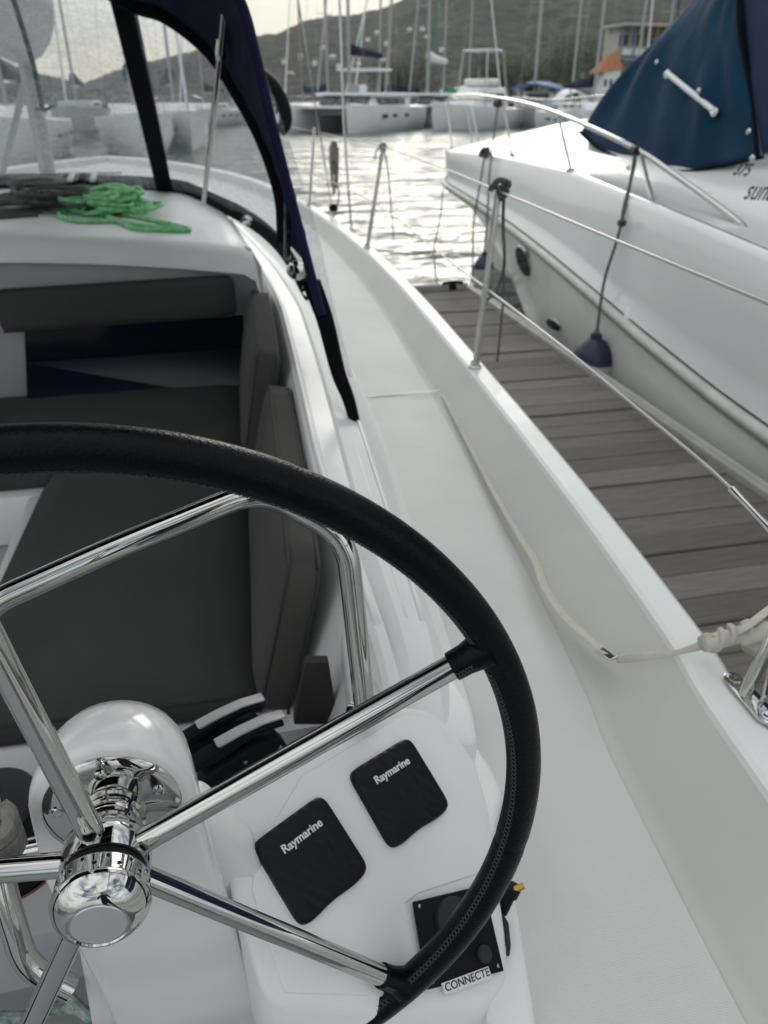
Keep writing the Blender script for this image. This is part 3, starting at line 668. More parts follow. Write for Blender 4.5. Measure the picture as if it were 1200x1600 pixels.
# ---- fuel valve / hose tail outboard
p0 = V((0.313,0.5987,1.29))
tp = thing('brass_tap', 'small brass and black tap on the outboard side of the console behind the wheel rim', 'tap', p0)
q = MB(); q.lathe([(.008, 0), (.008, .03), (.011, .032), (.011, .045), (.006, .048)], p0 + V((-.012, 0, -.03)), (.35, .1, 1), n=14); q.build('body', 'black', tp)
q = MB(); q.tube([p0 + V((.0, 0, .012)), p0 + V((.016, .002, .014))], .0045, n=10); q.build('spout', 'brass', tp)
# ================================================================ CLUTCHES, WINCH, ROPES IN COCKPIT
cl_c = V((-.065, .985, 1.25))
clt = thing('rope_clutch', 'black double rope clutch with silver levers just beyond the pedestal', 'rope clutch', cl_c)
for i, dx in enumerate((0, 1)):
    off = V((.030 * dx, -.048 * dx, 0)) ; b = cl_c + off
    prof = [(-.075, 0), (.075, 0), (.078, .03), (.062, .058), (.02, .066), (-.02, .052), (-.07, .038)]
    ra = V((.95, .3, 0)).normalized(); pa = V((-.3, .95, 0)).normalized()
    q = MB(); q.prism([b + ra * x + V((0, 0, z)) - pa * .019 for x, z in prof], pa * .038); cb = q.build('clutch_body', 'black', clt, bevel=.005)
    q = MB(); q.prism([b + ra * x + V((0, 0, z)) - pa * .014 for x, z in [(-.085, .052), (-.03, .058), (0, .072), (.045, .080), (.076, .076), (.075, .088), (.03, .092), (-.02, .084), (-.08, .068)]], pa * .028); q.build('lever', 'black', clt, bevel=.004)
    q = MB(); q.prism([b + ra * x + V((0, 0, z)) - pa * .010 for x, z in [(-.035, .081), (.0, .089), (.04, .0935), (.078, .090), (.080, .0945), (.04, .098), (-.0, .094), (-.04, .086)]], pa * .020); q.build('lever_plate', 'silver', clt, bevel=.0015)
    for sx in (-.0, .055, .062):
        q = MB(); q.lathe([(.004, 0), (.0035, .002), (0, .0025)], b + ra * sx + V((0, 0, .02 + .02 * (sx > .058) + .02 * (sx < .01))) - pa * .019, -pa, n=10); q.build('bolt', 'steel', cb)
wn_c = V((-.385, .845, 1.25))
wn = thing('winch', 'black and steel winch at the left edge beside the white pedestal', 'winch', wn_c)
q = MB(); q.lathe([(.075, -.05), (.078, .0), (.070, .015), (.048, .03), (.044, .075), (.06, .09), (.066, .105), (.064, .115)], wn_c, n=36); q.build('drum', 'black', wn, sharp=50)
q = MB(); q.lathe([(.064, .114), (.060, .125), (.045, .131), (.018, .133), (.016, .128), (0, .128)], wn_c, n=36); q.build('top_plate', 'knob', wn)
q = MB(); q.lathe([(.0795, -.006), (.0805, .0), (.0795, .004)], wn_c, n=36, cap=False); q.build('trim_ring', 'redcloth', wn)
rc = V((-0.2582,0.5474,1.626))
q = MB(); path = []
for k in range(60):
    a = k * .55; path.append(rc + V((.017 * math.cos(a), .012 * math.sin(a) + .008, .0007 * k - .020 + .008 * math.sin(a))))
q.tube(catmull(path, 3), .0075, n=10); q.tube([rc + V((-.3, .02, .0)), rc + V((-.01, .01, 0)), rc + V((-.005, .01, .02))], .010, n=10)
tag(q.build('grey_rope_turns', 'rope_light'), 'worn grey rope wound in turns at the left frame edge beside the hub', 'rope')
fk = [(-0.3491,0.9893,1.2), (-0.3582,0.8512,1.15), (-0.3763,0.8287,1.1), (-0.3603,0.7539,1.1), (-0.3104,0.7053,1.1), (-0.2703,0.6609,1.1)]
q = MB(); q.tube(catmull(fk, 6), .008, n=10); tag(q.build('sheet_rope', 'rope_fleck'), 'white rope with green flecks hanging down left of the pedestal', 'rope')
fk = [(-0.4592,0.7647,1), (-0.4012,0.7517,1), (-0.3549,0.7558,1), (-0.3153,0.7422,1), (-0.2619,0.6748,1)]
q = MB(); q.tube(catmull(fk, 6), .010, n=10); tag(q.build('sheet_rope', 'rope_fleck'), 'white rope with green flecks lying along the bottom left corner', 'rope')
# ================================================================ CUSHIONS
def cushion(name, poly, off, label, mt='cushion', bev=.025, piping=None):
    q = MB(); q.prism(poly, off); o = q.build(name, mt, None, bevel=bev, seg=4, sharp=180)
    return tag(o, label, 'cushion')
def padded(name, loc, dims, label, rot=(0, 0, 0), mt='cushion', pip=True, grid=9, puff=.012):
    t = thing(name, label, 'cushion', loc)
    rm = Matrix.Rotation(rot[2], 3, 'Z') @ Matrix.Rotation(rot[1], 3, 'Y') @ Matrix.Rotation(rot[0], 3, 'X')
    q = MB(); q.box((0, 0, 0), dims); bmv = q
    bm = bmesh.new(); vs = [bm.verts.new(p) for p in q.v]
    for f in q.f: bm.faces.new([vs[i] for i in f])
    bmesh.ops.subdivide_edges(bm, edges=list(bm.edges), cuts=grid, use_grid_fill=True)
    h = [d / 2 for d in dims]; mnr = min(h); r = min(.03, mnr * .8)
    for v in bm.verts:
        c = V([max(-h[i] + r, min(h[i] - r, v.co[i])) for i in range(3)]); d = v.co - c
        if d.length > 1e-6: v.co = c + d.normalized() * r
        e = [1 - (abs(v.co[i]) / h[i]) ** 2 for i in range(3)]
        k = sorted(range(3), key=lambda i: dims[i])[0]; j = [i for i in range(3) if i != k]
        v.co[k] += (1 if v.co[k] > 0 else -1) * puff * max(0, e[j[0]]) ** .5 * max(0, e[j[1]]) ** .5 + .004 * fnoise(v.co * 6 + V(loc))
        v.co = rm @ v.co
    bmesh.ops.recalc_face_normals(bm, faces=bm.faces)
    me = bpy.data.meshes.new('pad'); bm.to_mesh(me); bm.free(); me.materials.append(M[mt])
    me.polygons.foreach_set('use_smooth', [True] * len(me.polygons))
    o = bpy.data.objects.new('pad', me); COL.objects.link(o); o.parent = t; o['_o'] = list(loc)
    if pip:
        k = sorted(range(3), key=lambda i: dims[i])[0]; j = [i for i in range(3) if i != k]
        q = MB()
        for sg in (-1, 1):
            pts = []
            for a, b in ((-1, -1), (1, -1), (1, 1), (-1, 1)):
                p = V((0, 0, 0)); p[k] = sg * (h[k] - r * .45); p[j[0]] = a * (h[j[0]] - r * .15); p[j[1]] = b * (h[j[1]] - r * .15); pts.append(rm @ p + V(loc))
            pts = bendpath(pts + [pts[0], pts[1]], .03, 4)
            q.tube(pts[:-1], .0035, n=6)
        q.build('piping', 'piping', t)
    return t
padded('seat_cushion', (-.29, 1.86, 1.115), (.66, 1.22, .075), 'big dark taupe seat cushion filling the cockpit seat behind the wheel', mt='cushion2', rot=(0, 0, R(-2)))
padded('seat_cushion', (-.60, 2.88, 1.115), (1.45, .80, .075), 'dark taupe seat cushion in front of the bulkhead window', mt='cushion2')
padded('backrest_cushion', (.100, 1.71, 1.305), (.085, 1.06, .36), 'long side backrest cushion nearest the wheel, along the coaming', rot=(0, R(13), R(-3)))
padded('backrest_cushion', (.135, 2.80, 1.36), (.09, .96, .36), 'side backrest cushion in the corner beyond the nearer one', rot=(0, R(11), R(-3)))
padded('bulkhead_cushion', (-0.3709,3.24,1.516), (.92, .075, .165), 'long narrow backrest pad hung on the bulkhead above the dark window', mt='cushion2', rot=(R(-4), R(-1), R(0)))
# ================================================================ ROPES AND CLUTCH ON THE COACHROOF
def rope_pile(name, c, sx, sy, n, r, m, label, seed, sz=.05, tails=()):
    rnd = random.Random(seed); q = MB(); c = V(c); path = []
    a = 0
    for i in range(n):
        cx, cy = rnd.gauss(0, sx * .22), rnd.gauss(0, sy * .22); rx, ry = sx * rnd.uniform(.3, .6), sy * rnd.uniform(.3, .6); ph = rnd.uniform(0, 6.28); zz = .012 + sz * rnd.random()
        for k in range(7):
            t = 2 * math.pi * k / 7 + ph; path.append(c + V((cx + rx * math.cos(t) * rnd.uniform(.8, 1.1), cy + ry * math.sin(t) * rnd.uniform(.8, 1.1), zz + rnd.uniform(-.01, .012))))
    for p in path:
        zr = roofz(p.x, p.y) + r
        if p.z < zr: p.z = zr
    q.tube(catmull(path, 5), r, n=7)
    for tl in tails: q.tube(catmull([(x, y, roofz(x, y) + r) for x, y in tl], 8), r, n=7)
    return tag(q.build(name, m), label, 'rope')
g0 = V((-0.3924,3.883,1.745))
rope_pile('green_rope_coil', (-.43, 3.95, roofz(-.43, 3.95)), .24, .34, 17, .0098, 'rope_green', 'bright green rope heaped in a loose coil on the coachroof edge', 5, sz=.075,
          tails=[[(-.45, 3.9), (-.38, 3.6), (-.2, 3.5), (-.10, 3.55), (-.25, 3.7), (-.4, 3.9)], [(-.45, 3.8), (-.3, 3.46), (-.2, 3.44), (-.07, 3.50), (-.16, 3.62), (-.36, 3.8)], [(-.5, 4.1), (-.62, 3.75), (-.52, 3.55), (-.36, 3.6)]])
rope_pile('grey_rope_coil', (-.70, 4.0, roofz(-.70, 4.0)), .30, .40, 20, .008, 'rope_grey', 'dark grey rope heaped in a loose coil left of the green rope', 11, sz=.07,
          tails=[[(-.7, 3.8), (-.9, 3.7), (-1.1, 3.75), (-1.4, 3.9)], [(-.7, 3.7), (-.9, 3.6), (-1.2, 3.65), (-1.5, 3.7)]])
cc = V((-.60, 4.52, roofz(-.60, 4.52)))
t = thing('roof_clutch', 'small black triple rope clutch on the coachroof behind the rope coils', 'rope clutch', cc)
for k in range(3):
    q = MB(); q.box(cc + V((.055 * (k - 1), 0, .035)), (.045, .16, .07)); b = q.build('clutch_body', 'black', t, bevel=.006)
    q = MB(); q.box(cc + V((.055 * (k - 1), -.01, .080)), (.03, .15, .014), Matrix.Rotation(R(8), 3, 'X')); q.build('lever', 'silver' if k != 1 else 'black', b, bevel=.003)
# ================================================================ SPRAYHOOD
hood = thing('sprayhood', 'navy canvas sprayhood with scratched clear vinyl windows over the coachroof', 'sprayhood', (-.4, 3.5, 1.75))
BASE = [(-2.3, 3.9), (-2.0, 4.45), (-1.5, 4.68), (-1.0, 4.72), (-.55, 4.80), (-.16, 4.84), (-.02, 4.62), (.08, 4.3), (.17, 4.02), (.25, 3.62), (.30, 3.2), (.32, 2.7)]
def bz(x, y): return roofz(x, y) - .005 if y > 3.2 else roofz(x, 3.3) - .02 - (3.2 - y) * .08
base = [V((x, y, bz(x, y))) for x, y in BASE]
TOPE = [V(p) for p in ((-2.5, 3.3, 2.75), (-2.0, 3.5, 2.84), (-1.5, 3.6, 2.86), (-1.0, 3.6, 2.80))] + [V(p) for p in ((-0.4544,3.6,2.684), (-0.1811,3.45,2.554), (-0.0531,3.25,2.502), (0.0776,3.1,2.396), (0.1511,2.9,2.269), (0.2127,2.75,2.132), (0.2477,2.62,1.981), (0.2396,2.5,1.859))]
bs, ts = catmull(base, 6), catmull(TOPE, 6)
def strip(i0, i1, name, m, u0=0, u1=1, inset=0.0, bow=.03, parent=hood):
    rows = []
    for i in range(i0, i1 + 1):
        row = []
        for k in range(9):
            u = u0 + (u1 - u0) * k / 8; p = bs[i].lerp(ts[i], u); out_ = V((1, .6, 0)) if i > 36 else V((0, 1, 0)); p = p + out_.normalized() * bow * math.sin(math.pi * u); row.append(p)
        rows.append(row)
    q = MB(); q.loft(rows); return q.build(name, m, parent, sharp=180)
nb = len(bs) - 1
strip(0, 29, 'front_window', 'vinyl', .0, 1)
strip(30, nb, 'side_window', 'vinyl2', .0, 1)
# hem along the coachroof
q = MB(); q.tube([p + V((0, -.01, .035)) for p in bs], .042, n=10, flat=.35, up=(0, .95, .1)); q.build('base_hem', 'navydark', hood, sharp=180)
q = MB(); rowp = [bs[29].lerp(ts[29], k / 12) + V((0, 1, 0)) * .036 * math.sin(math.pi * k / 12) for k in range(13)]
q.tube(rowp, .045, n=10, flat=.25, up=(0, 1, .3)); q.build('window_band', 'navydark', hood, sharp=180)
q = MB(); q.tube([p for p in ts], .035, n=10, flat=.45, up=(0, 1, 0)); q.build('window_border', 'navydark', hood, sharp=180)
# canvas top and aft hoop
AFT = [V(p) for p in ((-2.6, 2.3, 2.80), (-2.0, 2.3, 3.08), (-1.4, 2.3, 3.12), (-.8, 2.3, 3.05))] + [V(p) for p in ((-0.0768,2.35,2.663), (0.069,2.3,2.575), (0.1414,2.28,2.459), (0.1666,2.22,2.337), (0.1891,2.16,2.193), (0.2182,2.1,2.034), (0.2471,2.05,1.883), (0.2745,2,1.74))]
af = catmull(AFT, 6); rows = []
for i in range(nb + 1):
    row = []
    for k in range(13):
        u = k / 12; p = ts[i].lerp(af[i], u); lift = (.14 if i < 34 else .14 * max(0, 1 - (i - 34) / 18)) * math.sin(math.pi * u)
        p = p + V((.02 * math.sin(math.pi * u) * (i > 30), 0, lift)) + V((1, 0, 0)) * .010 * math.sin(i * 1.7 + u * 9) * math.sin(math.pi * u) * (i > 34)
        row.append(p)
    rows.append(row)
q = MB(); q.loft(rows); q.build('canvas_top', 'navy', hood, sharp=180, solid=.004)
q = MB(); q.tube(af[30:], .013, n=10); q.build('aft_piping', 'navy', hood)
# lower tail of the canvas to the strap
tail = [(0.2613,2.08,1.811), (0.2871,2.02,1.721), (0.3115,1.98,1.589), (0.3364,1.96,1.511), (0.358,1.94,1.411), (0.3756,1.93,1.359)]
q = MB(); q.tube(catmull(tail, 5), lambda t: .030 * (1 - .55 * t), n=10, flat=.4); stp = q.build('strap', 'navydark', hood, sharp=180)
q = MB(); c = V((0.3755,1.93,1.351)); q.tube([c + V((.016 * math.cos(a), 0, -.02 + .02 * math.sin(a))) for a in [2 * math.pi * k / 14 for k in range(14)]], .003, n=6, closed=True); q.build('strap_ring', 'steel', stp)
# clear side flap edge aft of the canvas
fa = [(0.1674,2.2,2.327), (0.2053,2.12,2.107), (0.2513,2.1,1.939), (0.2881,2.05,1.765), (0.3447,2,1.562)]
fb = [(0.185,2.3,2.33), (0.2616,2.3,2.095), (0.3143,2.3,1.909), (0.3373,2.2,1.728), (0.3628,2.03,1.55)]
q = MB(); q.loft([[a, b] for a, b in zip(catmull(fa, 5), catmull(fb, 5))]); q.build('side_flap', 'vinyl2', hood)
# frame tubes
q = MB(); q.tube([(0.1251,2.75,2.482), (0.1,2.85,2.354), (-0.0001,3.9,1.808)], .011, n=12); fr = q.build('frame_tube', 'chrome', hood)
q = MB(); q.lathe([(.014, 0), (.017, .02), (.014, .06)], (0.0992,2.85,2.347), (.1, -.1, 1), n=12); q.build('tube_joint', 'steel', fr)
q = MB(); q.tube([(0.2519,2.5,1.96), (0.2272,2.35,1.823)], .010, n=10); q.build('frame_tube', 'steel', hood)
fp = V((0.2647,2.45,1.766))
q = MB(); q.lathe([(.03, 0), (.033, .01), (.022, .028), (.0, .032)], fp, (-.1, -.75, .6), n=14); q.build('frame_hinge', 'chrome', hood)
for pp in ((-0.1435,5.1,1.747), (0.1775,3.55,1.772), (0.2591,2.1,1.781)):
    q = MB(); q.lathe([(.022, 0), (.022, .008), (.010, .016), (0, .018)], pp, (0, -.8, .5), n=12); q.build('turn_button', 'chrome', hood)
q = MB(); q.tube([(-0.7157,4.2,2.638), (-0.7269,4.4,2.485), (-0.7311,4.5,2.385), (-0.7609,4.7,2.198)], .012, n=8); q.tube([(-0.7931,4.7,2.192), (-0.7538,4.68,2.187), (-0.7042,4.7,2.201)], .008, n=6); q.build('zip_pull', 'navydark', hood)
# horseshoe buoy shape outboard of the hood
hb = [(0.341,4.3,2.338), (0.4002,4.3,2.292), (0.4422,4.3,2.208), (0.447,4.3,2.131), (0.412,4.3,2.091)]
q = MB(); q.tube(catmull(hb, 5), .033, n=12); tag(q.build('mooring_hose', 'black'), 'curved black padded tube standing outboard of the sprayhood', 'hose')
# unseen bimini above the frame, added and sized so the steel reflects dark
bim = thing('bimini', 'unseen dark canvas bimini on steel hoops, added for the steel to reflect', 'bimini', (CX, .8, 1.4))
rows = []
for i in range(13):
    y = .75 + 1.40 * i / 12; rows.append([V((CX + 1.42 * math.sin(u * 1.35) / math.sin(1.35), y, 3.06 + .10 * math.sin(math.pi * i / 12) - .28 * u * u - .02 * math.cos(i * math.pi / 2))) for u in [-1 + k / 8 for k in range(17)]])
q = MB(); q.loft(rows); q.build('canvas', 'navydark', bim, sharp=180, solid=.004)
for y0_ in (.77, 1.4, 2.1):
    q = MB(); q.tube(bendpath([(CX - 1.45, -.95, 1.36 if y0_ < 1.2 else 2.70), (CX - 1.45, -.75, 2.70), (CX - 1.42, y0_, 2.74), (CX - .9, y0_, 3.03), (CX, y0_, 3.05), (CX + .9, y0_, 3.03), (CX + 1.42, y0_, 2.74), (CX + 1.45, -.75, 2.70), (CX + 1.45, -.95, 1.36 if y0_ < 1.2 else 2.70)], .2, 8), .0125, n=10); q.build('hoop', 'steel', bim)
# ================================================================ STANCHIONS, LIFELINES
def stanchion(b, tp_, label, r=.0125, grp='stanchions along the bulwark', knob=True):
    b, tp_ = V(b), V(tp_)
    t = thing('stanchion', label, 'stanchion', b, grp)
    q = MB(); q.tube([b, tp_], lambda u: r * (1 - .12 * u), n=14); q.build('tube', 'steel', t)
    q = MB(); q.lathe([(r * 2.0, 0), (r * 2.0, .006), (r * 1.35, .012), (r * 1.25, .035)], b + V((0, 0, -.001)), n=16); q.build('base', 'steel', t)
    if knob:
        q = MB(); q.lathe([(r, -.004), (r * 1.25, 0), (r * 1.25, .012), (r * .7, .018), (0, .019)], tp_, n=12); q.build('cap', 'steel', t)
    return t
S1b, S1t = V((.935, 2.62, 1.352)), V((0.9964,2.66,1.968))
S2b, S2t = V((.985, 4.92, 1.402)), V((1.098,4.95,1.992))
S3b, S3t = V((.86, 6.75, 1.44)), V((0.95,6.9,2.006))
stanchion(S1b, S1t, 'stanchion with rope lashed round its top, nearest to the wooden dock')
stanchion(S2b, S2t, 'thin stanchion standing against the bright water with frayed twine on top')
stanchion(S3b, S3t, 'farthest stanchion beside the sprayhood, the grey rope hank hanging next to it')
q = MB(); q.tube(hang_loop(S1t + V((.01, 0, .02)), 3, .02, .05, .006, 3), .006, n=7); q.tube(catmull([S1t + V((-.03, 0, .0)), S1t + V((-.01, -.02, .03)), S1t + V((.03, -.01, .02)), S1t + V((.03, .02, -.0)), S1t + V((0, .02, .01))], 6), .011, n=8)
q.tube(catmull([S1t + V((.02, 0, 0)), S1t + V((.03, .01, -.12)), S1t + V((.045, .01, -.25)), S1t + V((.03, .02, -.34)), S1t + V((-.02, .0, -.38))], 6), .006, n=7)
q.tube(catmull([S1t + V((.045, .01, -.25)), S1t + V((.055, .02, -.4)), S1t + V((.05, .02, -.62))], 6), .0045, n=7)
tag(q.build('lashing_rope', 'rope_grey'), 'grey rope lashed on the stanchion beside the dock with an end hanging down', 'rope')
q = MB(); q.tube(hang_loop(S2t + V((0, 0, .01)), 3, .018, .045, .004, 4), .004, n=6); q.tube(catmull([S2t, S2t + V((.03, 0, -.15)), S2t + V((.05, 0, -.36)), S2t + V((.07, .01, -.55))], 5), .004, n=6)
q.tube(catmull([S2t, S2t + V((-.04, 0, -.03)), S2t + V((-.055, 0, -.08))], 5), .004, n=6)
tag(q.build('frayed_twine', 'rope_grey'), 'frayed brown twine tied to the top of the thin stanchion over the water', 'rope')
hk = V((1.112,6.9,1.915))
q = MB()
for k_, (wx, hx, dx) in enumerate(((.034, .36, 0), (.022, .30, .012), (.028, .40, -.01), (.012, .24, .0))):
    q.tube([hk + V((dx + wx * math.sin(a) * (.6 + .4 * math.cos(a * .5) ** 2), .012 * k_, -hx / 2 + hx / 2 * math.cos(a))) for a in [2 * math.pi * j / 24 for j in range(24)]], .0085, n=7, closed=True)
for k_ in range(5): q.tube([hk + V((.034 * math.cos(a), .02 + .03 * math.sin(a), -.05 - .02 * k_)) for a in [2 * math.pi * j / 12 for j in range(12)]], .011, n=6, closed=True)
q.tube(catmull([hk + V((0, 0, -.2)), hk + V((.03, 0, -.42)), hk + V((-.03, 0, -.6)), hk + V((-.04, 0, -.72))], 5), .008, n=7)
tag(q.build('rope_hank', 'rope_light'), 'hank of grey rope hanging from the lifeline beside the farthest stanchion', 'rope')
S4t = V((0.6029,0.72,2.046))
def line(name, pts, r, m, label, n=7, cat='lifeline', grp='wire lifelines'):
    q = MB(); q.tube(pts, r, n=n); return tag(q.build(name, m), label, cat, grp)
up = [V((0.6421,7.6,2.041)), S3t + V((0, 0, -.012)), V((1.104,6.3,1.969)), S2t + V((0, 0, -.012)), V((1.099,3.7,1.958)), S1t + V((0, 0, -.005)), V((0.9049,2.1,1.979)), V((0.8637,1.75,1.982)), V((0.8374,1.3,1.977)), V((0.8254,0.95,1.97)), V((0.8512,0.86,1.952))]
upl = line('upper_lifeline', catmull(up, 5), .0032, 'wire', 'upper wire lifeline running along the yacht over the dock')
m1, m2 = S1b.lerp(S1t, .47), S2b.lerp(S2t, .45)
lo = [S3b.lerp(S3t, .45), m2, V((1.083,3.6,1.587)), m1, V((0.912,1.9,1.654)), V((0.9193,1.45,1.623)), V((0.9437,1.18,1.587)), V((0.9569,0.98,1.543)), V((0.9174,0.88,1.57))]
lol = line('lower_lifeline', catmull(lo, 5), .0036, 'wire', 'lower wire lifeline slanting down across the dock planks')
lc_ = catmull(lo, 5); ta_, tb_ = lc_[-10], lc_[-7]
q = MB(); q.tube([ta_, ta_.lerp(tb_, .3), ta_.lerp(tb_, .7), tb_], lambda u: .0065 if .2 < u < .8 else .0085, n=12); tag(q.build('turnbuckle', 'chrome'), 'steel turnbuckle at the near end of the lower lifeline', 'turnbuckle')
# thin shroud-like poles over the water
q = MB(); q.tube([V((1.062,5.9,1.357)), V((1.075,6.2,2.084)), V((1.105,6.4,2.618)), V((1.129,6.6,3.099))], .009, n=8); tag(q.build('shroud', 'steel'), 'dark thin shroud rising between the rope hank and the thin stanchion', 'shroud')
# pad eye on the side deck
pe = V((0.9586,4.911,1.262))
t = thing('deck_pad_eye', 'small oval steel deck fitting near the bulwark far along the side deck', 'deck fitting', pe)
q = MB(); q.lathe([(.032, 0), (.030, .006), (.018, .012), (0, .013)], pe, n=18); q.build('base', 'steel', t)
q = MB(); q.tube(catmull([pe + V((-.02, 0, .008)), pe + V((-.01, 0, .022)), pe + V((.01, 0, .022)), pe + V((.02, 0, .008))], 4), .004, n=8); q.build('eye', 'steel', t)
bk = V((0.9813,6.223,1.44))
t = thing('snatch_block', 'small dark block standing on the far bulwark cap below the rope hank', 'block', bk)
q = MB(); q.lathe([(.03, -.012), (.035, -.006), (.035, .006), (.03, .012)], bk + V((0, 0, .045)), (0, 1, 0), n=16); q.build('sheave', 'black', t)
q = MB(); q.box(bk + V((0, 0, .012)), (.06, .03, .024)); q.build('foot', 'steel', t, bevel=.004)
# near pushpit foot with base plate and webbing
PF = V((0.8279,0.8363,1.338))
pp_ = thing('pushpit_leg', 'steel rail foot on an oval base plate at the right edge of the frame', 'rail foot', PF)
ax = (V((0.8279,0.7724,1.336)) - V((0.8328,0.8849,1.336))).normalized(); cxx = V((0.8334,0.8275,1.336)); sx = V((ax.y, -ax.x, 0))
ov = [cxx + ax * (.046 * (1 if c_ > 0 else -1) + .020 * c_) + sx * .020 * s_ for c_, s_ in [(math.cos(2 * math.pi * (k + .5) / 28), math.sin(2 * math.pi * (k + .5) / 28)) for k in range(28)]]
q = MB(); q.prism(ov, (0, 0, .005)); q.build('base_plate', 'chrome', pp_, bevel=.0018, seg=2)
for sg in (-1, 1):
    q = MB(); q.lathe([(.0125, .0045), (.012, .0068), (.0085, .0075), (.004, .0062), (0, .006)], cxx + ax * .046 * sg, n=20); q.build('screw', 'chrome', pp_)
q = MB(); q.tube([PF + V((0, 0, .0)), V((0.8458,0.83,1.476)), V((0.9174,0.88,1.57)), V((0.8512,0.86,1.952)), (.86, .3, 1.93), (.80, -1.2, 1.93), (.72, -1.5, 1.90), (.70, -1.5, 1.36)], .0115, n=20); q.build('leg', 'chrome', pp_)
q = MB(); q.tube([cxx + ax * .024 + V((0, 0, .003)), cxx + ax * .024 + V((.004, 0, .028)), V((0.8213,0.8,1.475))], .004, n=10); q.build('brace', 'chrome', pp_)
# webbing jackline along the bulwark foot
wpts = [(0.8096,2.608,1.255), (0.7616,2.131,1.25), (0.7272,1.795,1.25), (0.7046,1.557,1.257), (0.6931,1.421,1.262), (0.6733,1.328,1.262), (0.6666,1.215,1.266), (0.6705,1.14,1.275), (0.678,1.079,1.283), (0.6839,1.043,1.288)]
w2 = [(0.6923,1.023,1.29), (0.7168,0.9884,1.32), (0.7601,0.9573,1.345), (0.8045,0.9493,1.36), (0.8336,0.9426,1.375)]
jl = thing('webbing_strap', 'cream webbing strap lying along the bulwark and tied to the rail at the right', 'strap', wpts[4])
q = MB(); q.tube(catmull(wpts, 8), lambda u: .007 + .0065 * min(1, u * 1.5), n=12, flat=.14, up=(.2, -.6, 1)); q.build('webbing', 'web', jl, sharp=180)
q = MB(); q.tube(catmull(w2, 8), lambda u: .0075 + .002 * math.sin(u * 9), n=12, flat=.25, up=(0, -.8, 1)); q.build('webbing', 'web', jl, sharp=180)
bq = V((0.6812,1.046,1.288)); bx = (V(w2[0]) - V(wpts[-2])).normalized(); by = V((0, 0, 1)).cross(bx).normalized()
q = MB(); loop = [bq + bx * x * .021 + by * y * .010 for x, y in ((-1, -1), (1, -1), (1, 1), (-1, 1))]; q.tube(bendpath(loop + loop[:2], .003, 3)[:-1], .0022, n=8); q.build('buckle', 'steel', jl)
q = MB(); q.box(bq, (.030, .014, .003), Matrix.Rotation(math.atan2(bx.y, bx.x), 3, 'Z')); q.build('buckle_tongue', 'knob', jl, bevel=.001)
kq = V((0.849,0.9263,1.385))
q = MB(); rnd = random.Random(5)
path = []
for k in range(26):
    a = k * .9; path.append(kq + V((-.045 + .0035 * k, .012 * math.sin(a), .002 * math.cos(a * 1.3) + .0008 * k)) + V((0, 0, .013 * math.cos(a))))
q.tube(catmull(path, 4), .0105, n=10, flat=.5); q.tube(catmull([kq + V((-.055, 0, 0)), kq + V((0, 0, .006)), kq + V((.03, 0, .012))], 5), .017, n=12, flat=.8)
q.tube(catmull([kq + V((.02, .0, .0)), kq + V((.05, -.012, .02)), kq + V((.075, 0, .01)), kq + V((.065, .01, -.02)), kq + V((.045, -.005, -.022))], 5), .021, n=12, flat=.75); q.build('knot', 'web', jl, sharp=180)
q = MB(); q.tube(catmull([kq + V((.005, 0, .01)), V((0.877,0.92,1.421)), V((1.019,1,1.407))], 6), .012, n=10, flat=.25); q.build('webbing', 'web', jl, sharp=180)
# ================================================================ MOTOR YACHT ACROSS THE DOCK
MC = 4.2
my = thing('motor_yacht', 'white motor yacht with dark blue canvas cover and steel bow rail across the dock', 'motor yacht', (MC, 4, 0))
# near side curves: y, sheer (x,z), knuckle just above rub, rub (x,z), chine (x,z)
ST = [(-3.0, 2.55, 1.40, 2.50, .78, 2.75, .10), (-1.0, 2.45, 1.46, 2.40, .80, 2.65, .10), (1.0, 2.42, 1.54, 2.37, .84, 2.46, .12), (2.7, 2.43, 1.61, 2.375, .905, 2.46, .15), (3.7, 2.47, 1.675, 2.40, .995, 2.48, .19), (4.39, 2.53, 1.71, 2.43, 1.07, 2.54, .23),
      (5.7, 2.70, 1.75, 2.55, 1.165, 2.72, .30), (7.0, 2.84, 1.735, 2.72, 1.20, 2.98, .38), (8.1, 2.95, 1.715, 2.84, 1.225, 3.30, .46), (9.3, 3.00, 1.68, 2.95, 1.25, 3.74, .56), (10.1, 3.07, 1.655, 3.05, 1.262, 3.90, .64), (10.9, 3.34, 1.65, 3.34, 1.27, 4.02, .74), (11.4, 3.72, 1.65, 3.74, 1.28, 4.12, .86), (11.6, 4.2, 1.65, 4.2, 1.285, 4.2, .98)]
def cols(idx):
    return catmull([(s[idx], s[0], s[idx + 1]) for s in ST], 6)
SH, RB, CH = cols(1), cols(3), cols(5)
